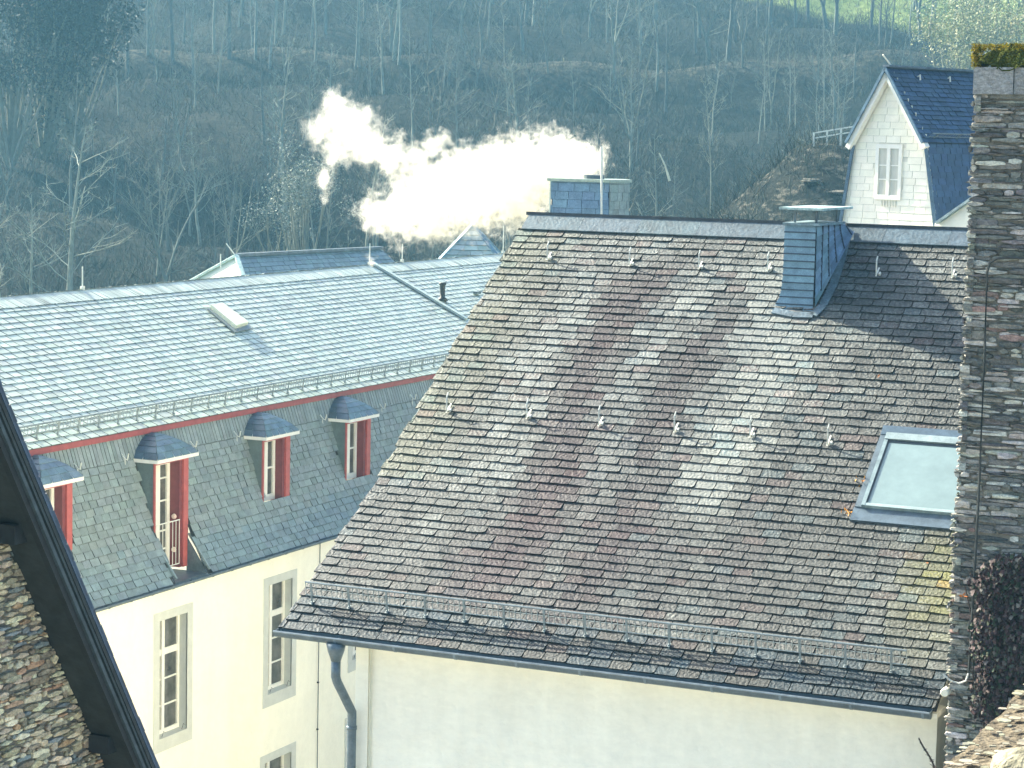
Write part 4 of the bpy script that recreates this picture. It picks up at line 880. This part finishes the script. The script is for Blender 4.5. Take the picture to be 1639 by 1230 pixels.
# ================================================================== vegetation
def branchy(seed, H=12., tr=.16, n1=16, n2=5, n3=4, spread=.38, bole=.3, fork=0, c=(1, 1, 1), lean=0., up=.8, tw=.010):
    rs = np.random.default_rng(seed); tk = MB(); cr = MB()
    def path(p, d, L, k, wob, lift):
        pts = [p]; d = nz(d)
        for i in range(k):
            d = nz(d+rs.normal(size=3)*wob+np.array([0, 0, lift])); pts.append(pts[-1]+d*L/k)
        return pts
    stems = []
    if fork:
        b0 = path(np.zeros(3), np.array([lean, 0, 1]), H*bole, 4, .04, .05); tk.tube([b0[0]-(0, 0, .6)]+b0, list(np.linspace(tr*1.2, tr*.85, 6)), 7, c)
        for i in range(fork):
            a = rs.uniform(0, 6.28) if i else 2.6; a = i*2*math.pi/fork+rs.uniform(-.4, .4)
            q = path(b0[-1], np.array([math.cos(a)*.32, math.sin(a)*.32, 1]), H*(1-bole)*rs.uniform(.8, 1), 8, .07, .06)
            tk.tube(q, list(np.linspace(tr*.7, tr*.10, 9)), 6, c); stems.append((q, .05))
    else:
        q = path(np.array([0, 0, 0]), np.array([lean, 0, 1]), H, 10, .035, .03); tk.tube([q[0]-(0, 0, .6)]+q, [tr*1.25]+list(np.linspace(tr, tr*.08, 11)), 7, c); stems.append((q, bole))
    for q, b_ in stems:
        k1 = n1 if not fork else max(5, n1//fork)
        for i in range(k1):
            t_ = b_+(1-b_)*((i+rs.random())/k1); f = t_*(len(q)-1); j = min(int(f), len(q)-2); p = q[j]+(q[j+1]-q[j])*(f-j)
            a = rs.uniform(0, 6.28); L = H*spread*(1.12-t_)*rs.uniform(.6, 1.2)+.4; d = np.array([math.cos(a), math.sin(a), up*rs.uniform(.4, 1.3)])
            b1 = path(p, d, L, 5, .13, .09); r1 = max(tw*1.6, tr*.26*(1.1-t_)); cr.tube(b1, list(np.linspace(r1, tw*.8, 6)), 4, c, cap=False)
            for m_ in range(n2):
                f = rs.uniform(.25, 1)*(5-1e-3); j = int(f); p2 = b1[j]+(b1[j+1]-b1[j])*(f-j); d2 = nz(b1[j+1]-b1[j])+rs.normal(size=3)*.6+np.array([0, 0, .25]); L2 = L*rs.uniform(.25, .5)
                b2 = path(p2, d2, L2, 3, .15, .08); cr.tube(b2, [tw, tw*.8, tw*.6, tw*.4], 3, c, cap=False)
                for x in range(n3):
                    j = rs.integers(1, 3); d3_ = nz(b2[j+1]-b2[j])+rs.normal(size=3)*.7+np.array([0, 0, .15]); L3 = L2*rs.uniform(.3, .6)
                    e = path(b2[j], d3_, L3, 1, .1, .05); sx = nz(np.cross(e[1]-e[0], rs.normal(size=3)))*tw*.6; cr.add([e[0]-sx, e[0]+sx, e[1]], [(0, 1, 2)], c)
    return tk, cr
PROTO = []
for i, (H, tr, sp_, fk, cc, tw) in enumerate([(13, .17, .30, 0, (.55, .62, .60), .016), (11, .13, .26, 0, (.75, .80, .74), .013), (14, .2, .34, 2, (.42, .48, .46), .018), (9, .10, .36, 3, (.65, .68, .6), .013), (12, .12, .22, 0, (.9, .92, .82), .012), (8, .09, .42, 3, (.50, .50, .45), .014), (15, .22, .30, 0, (.38, .42, .42), .018), (15, .20, .42, 0, (.80, .86, .78), .020)]):
    tk, cr = branchy(100+i, H, tr, 18, 6, 5, sp_, .28 if not fk else .22, fk, cc, tw=tw)
    PROTO.append((tk, cr, H))
pm = []
for tk, cr, H in PROTO:
    def tomesh(mb, nm):
        me = bpy.data.meshes.new(nm); me.from_pydata([tuple(v) for v in mb.v], [], mb.f); me.materials.append(M['bark'])
        ca = me.color_attributes.new('tint', 'FLOAT_COLOR', 'POINT'); ca.data.foreach_set('color', np.c_[np.array(mb.c), np.ones(len(mb.v))].ravel()); return me
    pm.append((tomesh(tk, 'trunk'), tomesh(cr, 'crown'), H))
def put_tree(k, u, v, H, rot, label, group=None, name='bare_tree', tilt=0., wide=1.):
    p = gpoint(u, v); o = bpy.data.objects.new(name, None); col.objects.link(o); o.location = p; o.rotation_euler = (tilt*.3, tilt, rot); s_ = H/pm[k][2]; o.scale = (s_*wide, s_*wide, s_)
    o.empty_display_size = .5
    for me, nm in ((pm[k][0], 'trunk'), (pm[k][1], 'crown')): c = bpy.data.objects.new(nm, me); col.objects.link(c); c.parent = o
    return tag(o, label, 'tree', group)
def vpx(px, u): return (px-CX)/F*u
def find_u(px, py, lo=112, hi=325):
    best = None
    for u in np.arange(lo, hi, 1.0):
        v = vpx(px, u); z = float(ground_z(u, v)); y = 223+.0219*(px-820)-F*z/u
        if y <= py: return u
    return hi
NAMED = [ # px base, py base, px-height, proto, label, wide
 (1003, 352, 205, 4, 'slender forked birch with white trunk right beside the blue slate chimney block', 1.2, 118),
 (1131, 300, 220, 4, 'tall thin pale birch left of the rocky spur', .8, 128),
 (1213, 210, 150, 1, 'thin pale trunk standing behind the left end of the rocky spur', .7, 0),
 (1222, 208, 165, 3, 'slim forked sapling directly right of a thin pale trunk above the spur', .7, 0),
 (1261, 212, 140, 4, 'straight white trunk above the middle of the rocky spur', .6, 0),
 (1307, 204, 170, 1, 'straight thin tree rising behind the left end of the wooden railing', .6, 0),
 (1352, 160, 150, 6, 'dark tree behind the white gable against the pale meadow', .9, 0),
 (1320, 60, 210, 2, 'dark spreading tree at the meadow edge left of the white gable apex', 1.1, 0),
 (1375, 50, 210, 6, 'dark trunk at the meadow edge just above the white gable', 1., 0),
 (1455, 75, 200, 2, 'dark branching tree over the blue roof against the meadow', 1.2, 0),
 (1510, 80, 200, 6, 'dark tree against the meadow left of the pale leafy bush', 1., 0),
 (1215, 45, 180, 2, 'dark tree at the left end of the bright meadow', 1.2, 0),
 (1275, 40, 190, 6, 'dark tree second from the left along the bright meadow', 1.1, 0),
 (565, 112, 260, 4, 'straight bare tree on the terrace left of the pair of pale trunks', .9, 0),
 (622, 104, 260, 7, 'big tree with twisted white limbs on the terrace above the smoke', 1.1, 0),
 (629, 105, 240, 1, 'thinner trunk growing close behind the twisted white limbed tree', .9, 0),
 (433, 75, 230, 4, 'grey trunk on the terrace left of the centre, leaning partner beside it', .9, 0),
 (446, 60, 230, 1, 'leaning thin tree beside a grey trunk on the terrace', .9, 0),
 (497, 100, 200, 1, 'faint slim tree between grey trunks on the terrace', .8, 0),
 (512, 62, 220, 0, 'upright trunk at the top edge between the two terrace groups', .9, 0),
 (402, 105, 260, 0, 'upright grey tree right of the thin pair in the upper left', .8, 0),
 (360, 95, 260, 6, 'stout grey tree in the upper left middle with high crown', .9, 0),
 (336, 90, 240, 1, 'thin tree beside the stout grey one in the upper left', .8, 0),
 (270, 105, 260, 6, 'dark trunk right of a fainter one in the upper left', .9, 0),
 (231, 92, 240, 0, 'faint dark trunk right of the evergreen in the upper left', .9, 0),
 (96, 440, 385, 7, 'large pale tree with long spreading limbs above the left roof ridge', 1.35, 125),
 (10, 478, 330, 4, 'pale slender tree at the left edge above the roof ridge', 1.5, 120),
 (58, 470, 235, 6, 'dark thick trunk between the two pale trees at the left', .5, 121),
 (265, 400, 200, 5, 'low bushy bare tree above the left roof ridge', 1.3, 0),
 (300, 380, 160, 3, 'pale twiggy tree right of the low bushy one', 1.2, 0),
 (845, 290, 130, 5, 'upright twiggy bush just above the steam', .8, 0),
 (700, 150, 90, 1, 'small leafless sapling above the middle of the steam', 1., 0),
 (722, 170, 100, 3, 'slim curved sapling right of the small leafless one', .8, 0),
 (803, 185, 95, 4, 'thin pale sapling above the right part of the steam', .8, 0),
 (760, 95, 190, 5, 'dense twiggy tree on the slope right of the twisted white limbs', 1.1, 0),
 (910, 215, 110, 1, 'curved thin tree up the slope above the blue chimney block', .8, 0),
]
for i, (px, py, ph, k, lab, wide, uu) in enumerate(NAMED):
    u = uu or find_u(px, py); v = vpx(px, u); put_tree(k, u, v, ph/F*u*1.02, i*2.3, lab, wide=wide)
cnt = 0
while cnt < 262:
    u = rng.uniform(118, 318); v = rng.uniform(-.235, .235)*u
    px = CX+v/u*F
    if abs(u-124) < 15 and v > 6: continue
    if u > 262 and v > 12 and rng.random() < .7: continue
    if 105 < u < 165 and 40 < px < 330 and rng.random() < .5: continue
    k = int(rng.choice(8, p=[.14, .14, .14, .12, .14, .12, .14, .06])); H = rng.uniform(5, 10.5) if u < 215 else rng.uniform(7, 14)
    put_tree(k, u, v, H, rng.uniform(0, 6.28), 'leafless grey tree among many alike on the wooded hillside', 'bare trees massed on the hillside', tilt=rng.normal()*.05, wide=rng.uniform(.8, 1.3)); cnt += 1
# brush: countless sticks, bramble and grass on the slope
N = 250000
uu = rng.uniform(108, 318, N)**1.0; vvv = rng.uniform(-.25, .25, N)*uu; dens = np.sin(uu*.21+vvv*.13)+np.sin(vvv*.31-uu*.07)+rng.normal(size=N)*.8
keep = dens > -1.7; uu, vvv = uu[keep], vvv[keep]; N = len(uu)
P0 = HD[None, :]*uu[:, None]+HR[None, :]*vvv[:, None]; P0[:, 2] = H0+ground_z(uu, vvv)-.05
Ls = rng.gamma(2.2, .38, N)*(.6+.6*(np.sin(uu*.15+1)+1)/2); d = rng.normal(size=(N, 3))*.55; d[:, 2] = np.abs(d[:, 2])+.55; d /= np.linalg.norm(d, axis=1)[:, None]
sx = np.cross(d, rng.normal(size=(N, 3))); sx /= np.linalg.norm(sx, axis=1)[:, None]; wdt = rng.uniform(.010, .026, N)[:, None]
T1 = P0+d*Ls[:, None]*.6; T2 = T1+(d+rng.normal(size=(N, 3))*.35)*Ls[:, None]*.4
V = np.stack([P0-sx*wdt, P0+sx*wdt, T1+sx*wdt*.7, T1-sx*wdt*.7, T2], 1).reshape(-1, 3); idx = np.arange(N)*5
me = bpy.data.meshes.new('brush'); fc = [(int(i), int(i)+1, int(i)+2, int(i)+3) for i in idx]+[(int(i)+3, int(i)+2, int(i)+4) for i in idx]
me.from_pydata(V.tolist(), [], fc); kind = rng.random(N); cc = np.where(kind[:, None] < .5, [[.075, .075, .06]], np.where(kind[:, None] < .8, [[.16, .15, .11]], np.where(kind[:, None] < .93, [[.055, .075, .04]], [[.32, .29, .20]])))
cc = cc*rng.uniform(.6, 1.4, (N, 1)); ca = me.color_attributes.new('tint', 'FLOAT_COLOR', 'POINT'); ca.data.foreach_set('color', np.repeat(np.c_[cc, np.ones(N)], 5, 0).ravel()); me.materials.append(M['brush'])
o = bpy.data.objects.new('brushwood', me); col.objects.link(o); tag(o, kind='stuff'); tag(o, 'tangled dry brushwood and bramble covering the hillside', 'undergrowth')
# leafy bushes
def bush(name, u, v, r, n, cols, ls, label, cat, squash=.8, zoff=0., clumps=14, droop=0.):
    c0 = gpoint(u, v)+np.array([0, 0, r*squash*.8+zoff]); o = empty(name, gpoint(u, v), label, cat); mb = MB(); rs = np.random.default_rng(int(u*7+abs(v)*3))
    cs = rs.normal(size=(clumps, 3))*np.array([r*.45, r*.45, r*.42*squash])
    for i in range(n):
        q = c0+cs[rs.integers(clumps)]+rs.normal(size=3)*r*.17; s_ = ls*rs.uniform(.6, 1.3); a, b_ = nz(rs.normal(size=3)-np.array([0, 0, droop]))*s_, nz(rs.normal(size=3))*s_*.5
        mb.add([q, q+a*.5+b_*.5, q+a, q+a*.5-b_*.5], [(0, 1, 2, 3)], vary(cols[rs.integers(len(cols))], .3, .06))
    mb.build('crown', M['leaf'], o)
    tk = MB(); g0_ = gpoint(u, v)
    for i in range(clumps): tk.tube([g0_-(0, 0, .3), g0_+(c0+cs[i]-g0_)*.5+rs.normal(size=3)*.1*r, c0+cs[i]], [r*.035, r*.02, r*.008], 4, (.6, .6, .5))
    tk.build('stems', M['bark'], o)
pale = [(.42, .40, .22), (.30, .32, .15), (.20, .22, .12)]
uq = find_u(1540, 120); bush('pale_bush', uq-30, vpx(1535, uq-30), 5.0, 11000, pale, .24, 'pale yellow green leafy bush left of the mossy stone shaft top', 'bush', 1.0, 4.2)
bush('pale_bush', uq-22, vpx(1618, uq-22), 4.0, 6500, [(.46, .42, .20), (.30, .28, .13), (.2, .2, .11)], .22, 'yellowish leafy bush right behind the mossy stone shaft top', 'bush', 1.1, 6.5)
hb = 140.; bush('hoary_bush', hb, vpx(482, hb), 2.6, 6000, [(.34, .36, .27), (.22, .25, .20), (.12, .15, .12)], .15, 'hoary seed covered bush against the left end of the steam', 'bush', 1.0, 5.2, 22)
bush('hoary_bush', hb+3, vpx(440, hb+3), 2.2, 3000, [(.16, .19, .15), (.10, .13, .11)], .15, 'greyish scrubby bush left of the hoary seed covered one', 'bush', .9, 3.2, 22)
for i, (px, py, r) in enumerate([(12, 70, 6.5), (66, 45, 7.5), (112, 75, 5.5)]):
    u = 176+i*4; z_ = (223-py)/F*u-float(ground_z(u, vpx(px, u))); bush('evergreen_tree', u, vpx(px, u), r*.75, 14000, [(.010, .022, .014), (.014, .03, .018), (.04, .05, .03)], .34, ['dark evergreen at the very top left corner', 'largest dark evergreen in the upper left', 'dark evergreen with pale tips right of the other two'][i], 'tree', 1.5, max(0, z_-r*.6), 30, .6)
# rocks on the spur
for i, (px, u_, r) in enumerate([(1178, 117, 1.0), (1205, 116, .8), (1235, 118, .9), (1150, 119, .7), (1290, 119, .8), (1330, 118, 1.0), (1120, 116, .6), (1350, 116, .7)]):
    v = vpx(px, u_); p = gpoint(u_, v); o = lump(p+np.array([0, 0, -.1]), (r*.7, r*.5, r*.10), 12, 7, .25, i+20, vary((.17, .16, .13), .2)).build('rock_ledge', M['stone']); tag(o, ['broad pale ledge near the crest of the spur', 'pale rock just right of the broadest spur ledge', 'flat lit rock in the middle of the spur', 'pale rock at the left shoulder of the spur', 'small rock under the left railing post', 'wide flat rock under the wooden railing', 'lowest pale rock at the left foot of the spur', 'rock at the right of the spur beside the white gable'][i], 'rock', 'pale rock ledges on the spur')
# fallen pale sticks
for i, (a, b_, lab) in enumerate([((965, 245), (1075, 290), 'x'), ((1055, 245), (1072, 290), 'leaning dead stem right of the white birch')]):
    if i == 0: continue
    m2 = MB(); m2.tube([at(*a, 112), (at(*a, 112)+at(*b_, 112))/2+np.array([.05, 0, .05]), at(*b_, 112)], [.03, .05, .07], 5, (1.6, 1.6, 1.4)); o = m2.build('dead_stem', M['bark']); tag(o, lab, 'branch')
# railing on the spur
rl = empty('wooden_railing', gpoint(124, vpx(1330, 124)), 'weathered wooden railing along the crest of the rocky spur', 'railing'); pts = []
for px in (1291, 1312, 1334, 1358, 1382): u_ = 123.; q_ = gpoint(u_, vpx(px, u_)); q_[2] = at(px, 214-(px-1291)*.165, u_)[2]-.55; pts.append(q_)
for p in pts: MB().bar(p-(0, 0, .9), p+(0, 0, .62), .09, .09, (0, 1, 0)).build('post', M['palemetal'], rl)
for h in (.58, .3):
    mb = MB()
    for a, b_ in zip(pts[:-1], pts[1:]): mb.bar(a+(0, 0, h), b_+(0, 0, h), .05, .07, (0, 0, 1))
    mb.build('rail', M['palemetal'], rl)

# ================================================================== smoke
SD = 45.5
def smoke():
    bl_ = [(948, 262, 22), (918, 262, 38), (880, 270, 50), (835, 285, 58), (785, 305, 60), (735, 312, 56), (690, 318, 54), (645, 335, 44), (605, 342, 32), (700, 355, 32), (835, 340, 30), (828, 372, 15), (955, 275, 14),
          (660, 245, 22), (625, 240, 26), (592, 232, 32), (560, 215, 40), (540, 172, 28), (515, 205, 26), (530, 250, 26), (516, 285, 17), (522, 318, 9), (692, 238, 20), (592, 408, 9), (575, 188, 22), (640, 265, 22)]
    m = bpy.data.materials.new('steam'); m.use_nodes = True; t = m.node_tree; t.nodes.clear(); L = t.links.new
    out = t.nodes.new('ShaderNodeOutputMaterial'); pv = t.nodes.new('ShaderNodeVolumePrincipled'); L(pv.outputs[0], out.inputs['Volume'])
    pv.inputs['Color'].default_value = (1, .962, .85, 1); pv.inputs['Anisotropy'].default_value = .3
    geo = t.nodes.new('ShaderNodeNewGeometry'); pos = geo.outputs['Position']
    def noise(s, d, r=.6):
        n = t.nodes.new('ShaderNodeTexNoise'); n.inputs['Scale'].default_value = s; n.inputs['Detail'].default_value = d; n.inputs['Roughness'].default_value = r; L(pos, n.inputs['Vector']); return n
    n1 = noise(1.5, 2); sub = t.nodes.new('ShaderNodeVectorMath'); sub.operation = 'SUBTRACT'; sub.inputs[1].default_value = (.5, .5, .5); L(n1.outputs['Color'], sub.inputs[0])
    sc = t.nodes.new('ShaderNodeVectorMath'); sc.operation = 'SCALE'; sc.inputs['Scale'].default_value = .9; L(sub.outputs[0], sc.inputs[0])
    ad = t.nodes.new('ShaderNodeVectorMath'); ad.operation = 'ADD'; L(pos, ad.inputs[0]); L(sc.outputs[0], ad.inputs[1]); cur = None; cen = []
    for i, (x, y, r) in enumerate([(x, y, r*1.22) for x, y, r in bl_]):
        c = at(x, y, SD+.25*math.sin(i*1.9)); r_ = r/F*SD; cen.append((c, r_))
        dn_ = t.nodes.new('ShaderNodeVectorMath'); dn_.operation = 'DISTANCE'; dn_.inputs[1].default_value = c; L(ad.outputs[0], dn_.inputs[0])
        mm = t.nodes.new('ShaderNodeMath'); mm.operation = 'MULTIPLY_ADD'; mm.inputs[1].default_value = -1/r_; mm.inputs[2].default_value = 1.0; L(dn_.outputs['Value'], mm.inputs[0])
        if cur is None: cur = mm.outputs[0]
        else:
            mx = t.nodes.new('ShaderNodeMath'); mx.operation = 'MAXIMUM'; L(cur, mx.inputs[0]); L(mm.outputs[0], mx.inputs[1]); cur = mx.outputs[0]
    n2 = noise(5.5, 5, .7); k1 = t.nodes.new('ShaderNodeMath'); k1.operation = 'MULTIPLY_ADD'; k1.inputs[1].default_value = 3.4; L(n2.outputs[0], k1.inputs[0])
    k0 = t.nodes.new('ShaderNodeMath'); k0.operation = 'SUBTRACT'; k0.inputs[1].default_value = 1.72; L(cur, k0.inputs[0]); L(k0.outputs[0], k1.inputs[2])
    mr = t.nodes.new('ShaderNodeMapRange'); mr.inputs[1].default_value = .08; mr.inputs[2].default_value = .7; mr.inputs[3].default_value = 0; mr.inputs[4].default_value = 4.5; L(k1.outputs[0], mr.inputs[0])
    dx_ = t.nodes.new('ShaderNodeVectorMath'); dx_.operation = 'DOT_PRODUCT'; f_ = nz(np.array([RW[0, 0], RW[1, 0], 0])); dx_.inputs[1].default_value = f_; L(pos, dx_.inputs[0])
    xa, xb = float(at(500, 250, SD)@f_), float(at(720, 300, SD)@f_); m2_ = t.nodes.new('ShaderNodeMapRange'); m2_.inputs[1].default_value = xa; m2_.inputs[2].default_value = xb; m2_.inputs[3].default_value = .30; m2_.inputs[4].default_value = 1; L(dx_.outputs['Value'], m2_.inputs[0])
    mu_ = t.nodes.new('ShaderNodeMath'); mu_.operation = 'MULTIPLY'; L(mr.outputs[0], mu_.inputs[0]); L(m2_.outputs[0], mu_.inputs[1]); L(mu_.outputs[0], pv.inputs['Density'])
    # domain: rough hull boxes around the plume, one closed mesh
    P_ = np.array([c for c, _ in cen]); R_ = np.array([r for _, r in cen]); fx = nz(RW[:, 0]); fd = nz(np.array([RW[0, 2], RW[1, 2], 0])); lo_, hi_ = 1e9, -1e9
    a = (P_@fx); lo_, hi_ = (a-R_).min()-.3, (a+R_).max()+.3; dpt = P_@fd; d0, d1_ = (dpt-R_).min()-.1, (dpt+R_).max()+.1; z0, z1 = (P_[:, 2]-R_).min()-.1, (P_[:, 2]+R_).max()+.35
    fx2 = nz(np.array([fx[0], fx[1], 0])); fd2 = np.array([-fx2[1], fx2[0], 0]); a = P_@fx2; lo_, hi_ = (a-R_).min()-.3, (a+R_).max()+.2; dpt = P_@fd2; d0, d1_ = (dpt-R_).min()+.1, (dpt+R_).max()-.1
    mb = MB(); mb.obox(fx2*lo_+fd2*d0+np.array([0, 0, z0]), fx2*(hi_-lo_), fd2*(d1_-d0), (0, 0, z1-z0)); o = mb.build('smoke_plume', m)
    tag(o, 'bright white steam drifting left from the blue chimney block', 'smoke', kind='stuff')
smoke()
# ================================================================== haze
def haze(dens=.00050):
    m = bpy.data.materials.new('haze'); m.use_nodes = True; t = m.node_tree; t.nodes.clear(); out = t.nodes.new('ShaderNodeOutputMaterial'); pv = t.nodes.new('ShaderNodeVolumePrincipled'); t.links.new(pv.outputs[0], out.inputs['Volume'])
    pv.inputs['Color'].default_value = (.30, .70, .95, 1); pv.inputs['Density'].default_value = dens; pv.inputs['Anisotropy'].default_value = .2
    mb = MB(); mb.box((-720, -210, -8), (520, 960, 125)); o = mb.build('haze', m); tag(o, kind='stuff')
haze()
